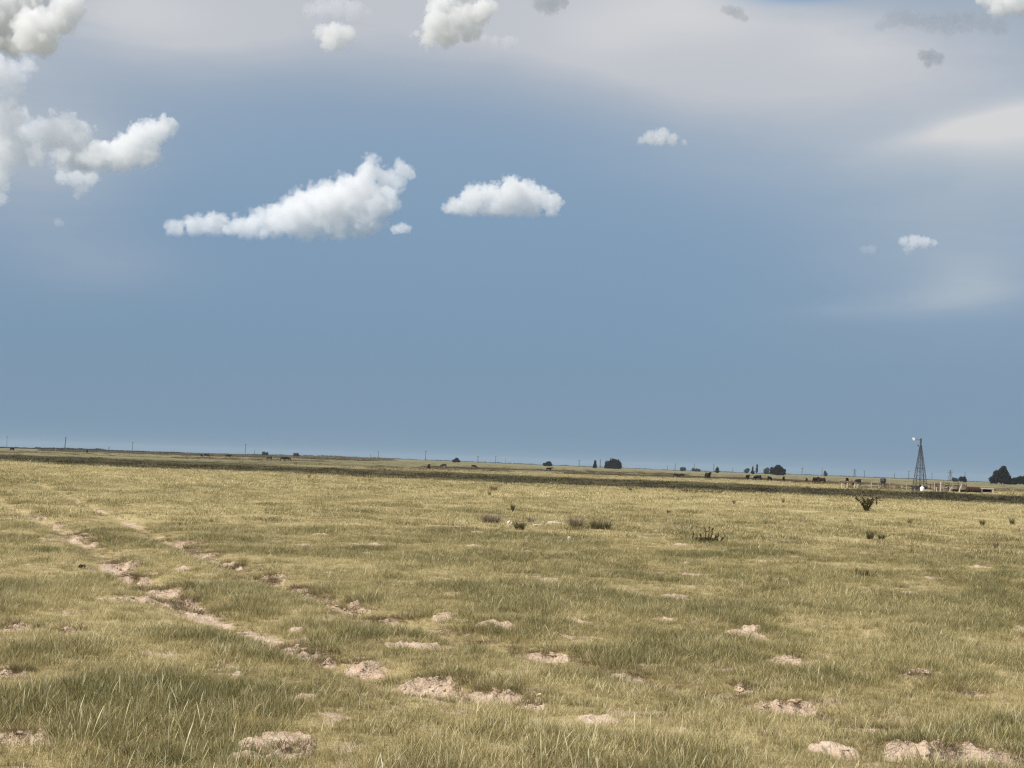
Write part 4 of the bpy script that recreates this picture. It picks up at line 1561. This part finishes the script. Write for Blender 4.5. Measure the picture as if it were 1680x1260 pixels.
def cloud(_, D, lobes, density, label, base=None, seed=0, sub=0, amp=1.0, grp="white cumulus clouds", name="cloud", dk=(0.992, 0.995, 1.0)):
    """lobes: (px, py, radius px) of the photograph become a real 3D heap of vapour D metres away"""
    g = np.random.default_rng(seed)
    k = D / FPX
    cx, cy = np.mean([l[0] for l in lobes]), np.mean([l[1] for l in lobes])

    def pt(px, py, dd):
        r = ray(px, py)
        r = r / r[1]
        return r * (D + dd) + np.array([0, 0, CAM_H])
    C = pt(cx, cy, 0)
    b = bmesh.new()
    rmax = max(l[2] for l in lobes)
    a = rmax * k
    L3 = []
    zb = None if base is None else float(pt(cx, base, 0)[2] - C[2])
    for l in lobes:
        px, py, r = l[:3]
        R = r * k * 1.18
        p = pt(px, py, g.normal(0, 0.30) * a) - C
        L3.append((p[0], p[1], p[2], R))
        rr = bmesh.ops.create_icosphere(b, subdivisions=3, radius=R * 1.06)
        bmesh.ops.translate(b, verts=rr['verts'], vec=p)
    me = bpy.data.meshes.new("c")
    b.to_mesh(me)
    b.free()
    o = link(bpy.data.objects.new("c", me))
    md = o.modifiers.new("r", 'REMESH')
    md.mode = 'VOXEL'
    md.voxel_size = max(a / 10, 3)
    out = bpy.data.meshes.new_from_object(o.evaluated_get(bpy.context.evaluated_depsgraph_get()))
    bpy.data.objects.remove(o)
    if zb is not None:
        n = len(out.vertices)
        V = np.empty(n * 3, np.float32)
        out.vertices.foreach_get("co", V)
        V = V.reshape(-1, 3)
        lo = V[:, 2] < zb - 0.1 * a
        V[lo, 2] = zb - 0.1 * a + (V[lo, 2] - zb + 0.1 * a) * 0.05
        out.vertices.foreach_set("co", V.ravel())
    out.materials.clear()
    out.materials.append(cloud_vapour("cloud_vapour", L3, a, density * 1.25 / k, zb, amp, dk))
    out.name = name
    out.update()
    o = link(bpy.data.objects.new(name, out))
    o.location = C
    return tag(o, label, "cloud", grp)


cloud(0, 8000, [(290, 375, 20), (320, 374, 23), (350, 370, 25), (385, 372, 24), (412, 370, 27), (445, 366, 32), (475, 356, 38), (510, 346, 46), (545, 342, 50), (500, 375, 28), (560, 375, 28), (590, 365, 30),
                (585, 318, 42), (606, 285, 30), (610, 270, 21), (635, 298, 28), (656, 281, 20), (674, 284, 13), (605, 345, 40), (630, 325, 30)],
      0.045, "long white cumulus rising from a low left tail to a knobbly right tower", base=397, seed=1, sub=9)
cloud(0, 7000, [(752, 338, 20), (778, 326, 26), (803, 322, 24), (838, 316, 28), (862, 318, 27), (885, 326, 24), (908, 332, 17), (922, 333, 9), (738, 342, 14), (820, 340, 26), (770, 346, 20), (870, 346, 20), (905, 346, 15), (845, 350, 22), (795, 350, 20)],
      0.05, "compact flat-based white cumulus at the middle of the sky", base=356, seed=2, sub=9)
cloud(0, 7600, [(648, 377, 9), (659, 375, 11), (668, 376, 8)], 0.05, "tiny round white cloud puff below the knobbly tower", seed=3, base=386)
cloud(0, 5400, [(1052, 232, 9), (1068, 226, 14), (1086, 222, 15), (1103, 229, 12), (1122, 235, 7), (1080, 234, 12)], 0.035, "small pale cloud puff on its own right of the middle cumulus", seed=4, base=240)
cloud(0, 7400, [(1484, 396, 10), (1500, 396, 13), (1516, 398, 12), (1531, 399, 8), (1490, 408, 10)], 0.05, "small bright white cloud puff in the right half above the faint haze bank", seed=5)
cloud(0, 7400, [(1418, 409, 8), (1430, 409, 9)], 0.012, "barely visible grey puff left of the small bright cloud", seed=6)
# left-hand group
cloud(0, 6200, [(275, 205, 20), (255, 215, 26), (230, 225, 28), (215, 245, 32), (195, 255, 30), (168, 255, 30), (140, 258, 28), (110, 262, 24), (238, 250, 28), (268, 190, 10), (288, 205, 10)],
      0.05, "left-hand white cloud arm reaching up to the right", seed=7, sub=9)
cloud(0, 6200, [(95, 222, 34), (70, 218, 28), (125, 222, 26), (45, 215, 24), (110, 195, 16), (36, 190, 18), (140, 215, 18), (85, 185, 10)],
      0.032, "rounded white cloud heap left of the rising cloud arm", seed=8, sub=9)
cloud(0, 6000, [(0, 190, 42), (15, 150, 30), (-20, 120, 44), (25, 120, 26), (45, 108, 20), (5, 240, 40), (30, 245, 30), (-20, 280, 40), (60, 255, 24), (100, 262, 22), (140, 258, 20), (-10, 320, 20)],
      0.026, "tall white cloud column at the left edge", seed=9, sub=9)
cloud(0, 6400, [(105, 290, 16), (125, 292, 18), (148, 292, 16), (135, 308, 15), (128, 320, 9)], 0.035, "small tattered white cloud under the left-hand heap", seed=10)
cloud(0, 6400, [(0, 292, 14), (8, 306, 12), (0, 325, 14)], 0.030, "small pale cloud touching the left edge below the white column", seed=11)
cloud(0, 6600, [(95, 364, 8), (101, 367, 6)], 0.015, "faint tiny puff left of the long cumulus", seed=12)
cloud(0, 4300, [(20, 45, 48), (60, 50, 42), (95, 30, 34), (110, 5, 30), (40, -10, 50), (-20, 20, 50), (75, 72, 22), (20, 78, 20), (-15, 70, 26), (118, 25, 14)],
      0.055, "big grey-bottomed cumulus in the upper left corner", seed=13, sub=9)
cloud(0, 4600, [(528, 52, 15), (548, 56, 22), (568, 58, 18), (540, 70, 16), (556, 76, 12)], 0.045, "roundish white puff at the top left of centre", seed=14)
cloud(0, 4300, [(715, 40, 28), (735, 55, 26), (700, 68, 16), (690, 82, 10), (755, 30, 30), (780, 20, 28), (800, 12, 20), (770, 50, 22), (720, 10, 26), (750, -20, 40), (680, 55, 10)],
      0.055, "ragged white and grey cloud cut by the top edge near the middle", seed=15, sub=9)
cloud(0, 4300, [(1640, 8, 22), (1665, 4, 24), (1690, 8, 26), (1620, -8, 22), (1660, -25, 34)], 0.05, "bright white cloud in the upper right corner", seed=16)

# scraps of low cloud, vapour tinted darker and bluer to deepen their shade
SC = "dark shaded cloud scraps near the top"
cloud(0, 3800, [(1188, 15, 8), (1198, 17, 11), (1210, 22, 12), (1221, 30, 9)], 0.026, "thin dark cloud scrap at the top right of centre", seed=21, grp=SC, amp=1.1, dk=(0.92, 0.94, 1.0))
cloud(0, 3800, [(1514, 91, 11), (1526, 93, 14), (1539, 97, 12), (1524, 103, 10)], 0.036, "small dark blue-grey cloud scrap at the upper right", seed=22, grp=SC, amp=1.1, dk=(0.92, 0.94, 1.0))
cloud(0, 3800, [(1445, 40, 14), (1464, 31, 18), (1484, 30, 20), (1505, 34, 18), (1528, 37, 20), (1555, 40, 22), (1585, 36, 22), (1615, 38, 20), (1640, 42, 18)], 0.011,
      "long grey cloud scrap below the bright upper right corner cloud", seed=23, grp=SC, amp=1.1, dk=(0.92, 0.94, 1.0))
cloud(0, 3800, [(888, 6, 16), (905, 8, 18), (922, 4, 14), (900, 18, 8)], 0.026, "grey-blue cloud scrap cut by the top edge right of the ragged cloud", seed=24, grp=SC, amp=1.1, dk=(0.92, 0.94, 1.0))
cloud(0, 3800, [(796, 64, 10), (812, 66, 11), (832, 70, 13), (843, 68, 9)], 0.03, "thin grey scrap trailing right of the ragged cloud", seed=25, grp=SC, amp=1.1, dk=(0.92, 0.94, 1.0))
cloud(0, 3800, [(530, 14, 20), (555, 14, 22), (580, 18, 20), (600, 22, 12), (508, 18, 15)], 0.022, "thin grey cloud above the roundish white puff", seed=26, grp=SC, amp=1.1, dk=(0.92, 0.94, 1.0))

# ------------------------------------------------------------------ sun, sky
SUN_EL, SUN_AZ = math.radians(47), math.radians(236)     # azimuth from +Y clockwise: behind the camera, to the left
sd = Vector((math.sin(SUN_AZ) * math.cos(SUN_EL), math.cos(SUN_AZ) * math.cos(SUN_EL), math.sin(SUN_EL)))
sl = bpy.data.lights.new("sun", 'SUN')
sl.energy = 4.7
sl.angle = math.radians(0.5)
sl.color = (1.0, 0.955, 0.885)
so = link(bpy.data.objects.new("sun", sl))
so.rotation_euler = sd.to_track_quat('Z', 'Y').to_euler()


def strip_cloud(label, a, b, width, alt, seed, dens):
    """a long cloud overhead whose shadow falls on the ground strip from a to b"""
    g = np.random.default_rng(seed)
    a, b = np.array(a, float), np.array(b, float)
    off = np.array([sd.x, sd.y]) / sd.z * alt
    L = np.linalg.norm(b - a)
    bm = bmesh.new()
    n = int(L / (width * 0.22))
    for i in range(n + 1):
        p = a + (b - a) * i / n + off
        r = width * 0.5 * g.uniform(0.78, 1.22)
        v = bmesh.ops.create_icosphere(bm, subdivisions=2, radius=r)
        bmesh.ops.translate(bm, verts=v['verts'], vec=(p[0], p[1], alt + g.normal(0, width * 0.12)))
    me = bpy.data.meshes.new("cloud")
    bm.to_mesh(me)
    bm.free()
    o = link(bpy.data.objects.new("cloud", me))
    md = o.modifiers.new("r", 'REMESH')
    md.mode = 'VOXEL'
    md.voxel_size = width / 14
    out = bpy.data.meshes.new_from_object(o.evaluated_get(bpy.context.evaluated_depsgraph_get()))
    o.modifiers.clear()
    o.data = out
    out.materials.append(volume_mat("cloud_vapour", dens))
    return tag(o, label, "cloud")


# the shade strip across the pasture
dirv = np.array([128.0, -100.0]) / 162.4
c0 = np.array([-22.0, 192.0])
strip_cloud("long narrow cloud roll overhead outside the picture, shading the pasture strip", c0 - dirv * 520, c0 + dirv * 420, 56, 700, 31, 0.8)


def upper_cloud(label, c, rad, seed, dens=0.02):
    g = np.random.default_rng(seed)
    bm = bmesh.new()
    for i in range(26):
        r = rad * g.uniform(0.25, 0.45)
        v = bmesh.ops.create_icosphere(bm, subdivisions=2, radius=r)
        bmesh.ops.scale(bm, verts=v['verts'], vec=(1, 1, 0.4))
        bmesh.ops.translate(bm, verts=v['verts'], vec=(g.uniform(-1, 1) * rad * 0.8, g.uniform(-1, 1) * rad * 0.55, g.normal(0, rad * 0.05)))
    me = bpy.data.meshes.new("cloud")
    bm.to_mesh(me)
    bm.free()
    o = link(bpy.data.objects.new("cloud", me))
    md = o.modifiers.new("r", 'REMESH')
    md.mode = 'VOXEL'
    md.voxel_size = rad / 25
    out = bpy.data.meshes.new_from_object(o.evaluated_get(bpy.context.evaluated_depsgraph_get()))
    o.modifiers.clear()
    o.data = out
    o.location = c
    out.materials.append(volume_mat("cloud_vapour", dens))
    return tag(o, label, "cloud")


# a higher cloud, above the frame, that keeps the sun off the low scraps
tgt = np.array([820, 3800, 1080.0])
kk = 900.0 / sd.z
upper_cloud("broad higher cloud above the picture that shades the dark scraps", (tgt[0] + sd.x * kk, tgt[1] + sd.y * kk, tgt[2] + sd.z * kk), 760, 41)

W = bpy.data.worlds.new("World")
S.world = W
W.use_nodes = True
t = NT(W.node_tree)
sky = t.n("ShaderNodeTexSky", sky_type='NISHITA')
sky.sun_disc = False
sky.sun_elevation = SUN_EL
sky.sun_rotation = SUN_AZ
sky.air_density = 1.0
sky.dust_density = 1.2
sky.ozone_density = 1.5
STR = 0.10
dirn = t.n("ShaderNodeTexCoord").outputs['Generated']
sep = t.n("ShaderNodeSeparateXYZ")
t.l(dirn, sep.inputs[0])
sx, sy, sz = sep.outputs
az = t.math('MULTIPLY', t.math('ARCTAN2', sx, sy), 180 / PI)
el = t.math('MULTIPLY', t.math('ARCSINE', sz), 180 / PI)


def azel(px, py):
    r = ray(px, py)
    r = r / np.linalg.norm(r)
    return math.degrees(math.atan2(r[0], r[1])), math.degrees(math.asin(r[2]))


def blob(px, py, wpx, hpx, tilt=0.0):
    """soft elliptical veil centred on one direction of the sky"""
    a0, e0 = azel(px, py)
    wa, we = math.degrees(wpx / FPX), math.degrees(hpx / FPX)
    da, de = t.math('SUBTRACT', az, a0), t.math('SUBTRACT', el, e0)
    c, s = math.cos(tilt), math.sin(tilt)
    u = t.math('DIVIDE', t.math('ADD', t.math('MULTIPLY', da, c), t.math('MULTIPLY', de, s)), wa)
    v = t.math('DIVIDE', t.math('SUBTRACT', t.math('MULTIPLY', de, c), t.math('MULTIPLY', da, s)), we)
    q = t.math('ADD', t.math('MULTIPLY', u, u), t.math('MULTIPLY', v, v))
    return t.math('EXPONENT', t.math('MULTIPLY', q, -1.0))


def srgb(r, g, b):
    return tuple((c / 12.92 if c <= 0.04045 else ((c + 0.055) / 1.055) ** 2.4) / STR for c in (r / 255, g / 255, b / 255))


# storm-blue haze layer that covers the lower sky in the distance
base = t.ramp(t.math('DIVIDE', el, 40.0), [(0.0, (1, 1, 1)), (1.0, (1, 1, 1))])
nd = t.n("ShaderNodeValToRGB")
els = nd.color_ramp.elements
stops = [(0.0, (124, 153, 177)), (0.02, (123, 150, 175)), (0.10, (121, 149, 176)), (0.20, (126, 154, 182)), (0.30, (136, 161, 187)), (0.42, (148, 166, 186)), (0.60, (184, 192, 199)), (1.0, (208, 209, 207))]
while len(els) < len(stops):
    els.new(0.5)
for e, (p, c) in zip(els, stops):
    e.position = p
    v = srgb(*c)
    e.color = (*[q * STR for q in v], 1)
t.l(t.math('DIVIDE', el, 40.0), nd.inputs[0])
vm = t.n("ShaderNodeVectorMath", operation='SCALE')
t.l(nd.outputs[0], vm.inputs[0])
vm.inputs['Scale'].default_value = 1 / STR
storm = vm.outputs[0]
cover = t.smooth(el, 70.0, 20.0, 0.55, 0.95)
cover = t.math('MULTIPLY', cover, t.smooth(t.math('ABSOLUTE', az), 150.0, 60.0, 0.7, 1.0))
colr = t.mix(cover, sky.outputs[0], storm)
warp = t.noise(t.scale(dirn, (5, 5, 14)), 1.0, 5.0, 0.55)
warp2 = t.noise(t.scale(dirn, (14, 14, 42), (3, 1, 7)), 1.0, 4.0, 0.5)
wv = t.math('ADD', t.math('MULTIPLY', warp, 1.3), t.math('MULTIPLY', warp2, 0.5))
wv = t.math('SUBTRACT', wv, 0.15)


def veil(col, blobs, strength, colr, wmix=0.6):
    m = None
    for b in blobs:
        v = t.math('MULTIPLY', blob(*b[:5]) if len(b) > 5 else blob(*b[:4], 0.0), b[-1])
        m = v if m is None else t.math('ADD', m, v)
    w = t.math('ADD', t.math('MULTIPLY', wv, wmix), 1 - wmix)
    m = t.math('MULTIPLY', t.math('MULTIPLY', m, w), strength, clamp=True)
    return t.mix(m, colr, (*srgb(*col), 1))


# (px, py, width, height, tilt, weight): high thin veils, lit pale
fib = t.noise(t.scale(dirn, (9, 9, 60), (2, 4, 1)), 1.0, 6.0, 0.62, 0.8)
wv = t.math('ADD', wv, t.math('MULTIPLY', t.math('SUBTRACT', fib, 0.5), 0.7))
colr = veil((163, 178, 194), [(1640, 330, 290, 180, 0.1, 1.0), (1500, 180, 330, 110, 0, 0.8), (1300, 250, 260, 70, 0, 0.5)], 0.9, colr, 0.7)
colr = veil((168, 182, 196), [(1595, 455, 70, 40, 0, 0.9), (1560, 485, 120, 22, 0.1, 0.7), (1430, 508, 120, 16, 0.06, 0.45)], 0.95, colr, 1.0)
colr = veil((156, 171, 189), [(50, 280, 150, 130, 0, 0.95), (180, 430, 130, 44, 0, 0.55), (140, 150, 240, 90, 0, 0.7), (640, 110, 300, 48, 0, 0.8)], 0.95, colr, 0.7)
colr = veil((178, 187, 198), [(30, 220, 130, 90, 0, 0.85), (110, 250, 110, 50, 0, 0.6), (10, 110, 110, 60, 0, 0.6)], 0.9, colr, 0.8)
colr = veil((191, 195, 203), [(1010, 50, 340, 92, -0.13, 1.25), (1300, 110, 340, 88, -0.10, 1.1), (640, 0, 270, 62, -0.06, 0.95), (240, 30, 220, 80, 0.05, 1.1), (450, 35, 220, 60, 0, 0.75), (1560, 70, 160, 60, 0, 0.5)], 1.0, colr, 0.8)
colr = veil((211, 212, 214), [(1670, 194, 150, 32, 0.22, 1.0), (1560, 214, 130, 16, 0.22, 0.6), (1690, 230, 130, 44, 0.1, 0.6), (1130, 22, 150, 50, 0.0, 1.0), (1400, 75, 100, 44, 0.0, 0.6), (230, 20, 130, 44, 0, 0.6), (980, 60, 90, 40, 0, 0.5)], 0.95, colr, 0.7)
colr = veil((108, 156, 200), [(1335, -14, 95, 15, 0.05, 1.0)], 1.0, colr, 0.2)
bg = t.n("ShaderNodeBackground")
t.l(colr, bg.inputs[0])
bg.inputs[1].default_value = STR
ow = t.n("ShaderNodeOutputWorld")
t.l(bg.outputs[0], ow.inputs[0])

# ------------------------------------------------------------------ haze
mb = MB()
mb.box((0, 0, 8.0), (13300, 13300, 36.0))
hz = mb.build("haze", volume_mat("haze_air", 5.0e-5, (0.80, 0.90, 1.0), 0.0))
tag(hz, kind="stuff")

# ------------------------------------------------------------------ render settings
S.render.engine = 'CYCLES'
cy = S.cycles
cy.use_denoising = True
cy.pixel_filter_type = 'BLACKMAN_HARRIS'
cy.filter_width = 1.25
try:
    cy.denoiser = 'OPENIMAGEDENOISE'
    cy.denoising_input_passes = 'RGB_ALBEDO_NORMAL'
    cy.denoising_prefilter = 'NONE'
except Exception as e:
    print(e)
cy.max_bounces = 14
cy.diffuse_bounces = 3
cy.transmission_bounces = 4
cy.volume_bounces = 8
cy.transparent_max_bounces = 16
cy.use_adaptive_sampling = True
cy.adaptive_threshold = 0.01
S.view_settings.view_transform = 'Standard'
S.view_settings.look = 'None'
S.view_settings.exposure = 0.0
S.view_settings.gamma = 1.0
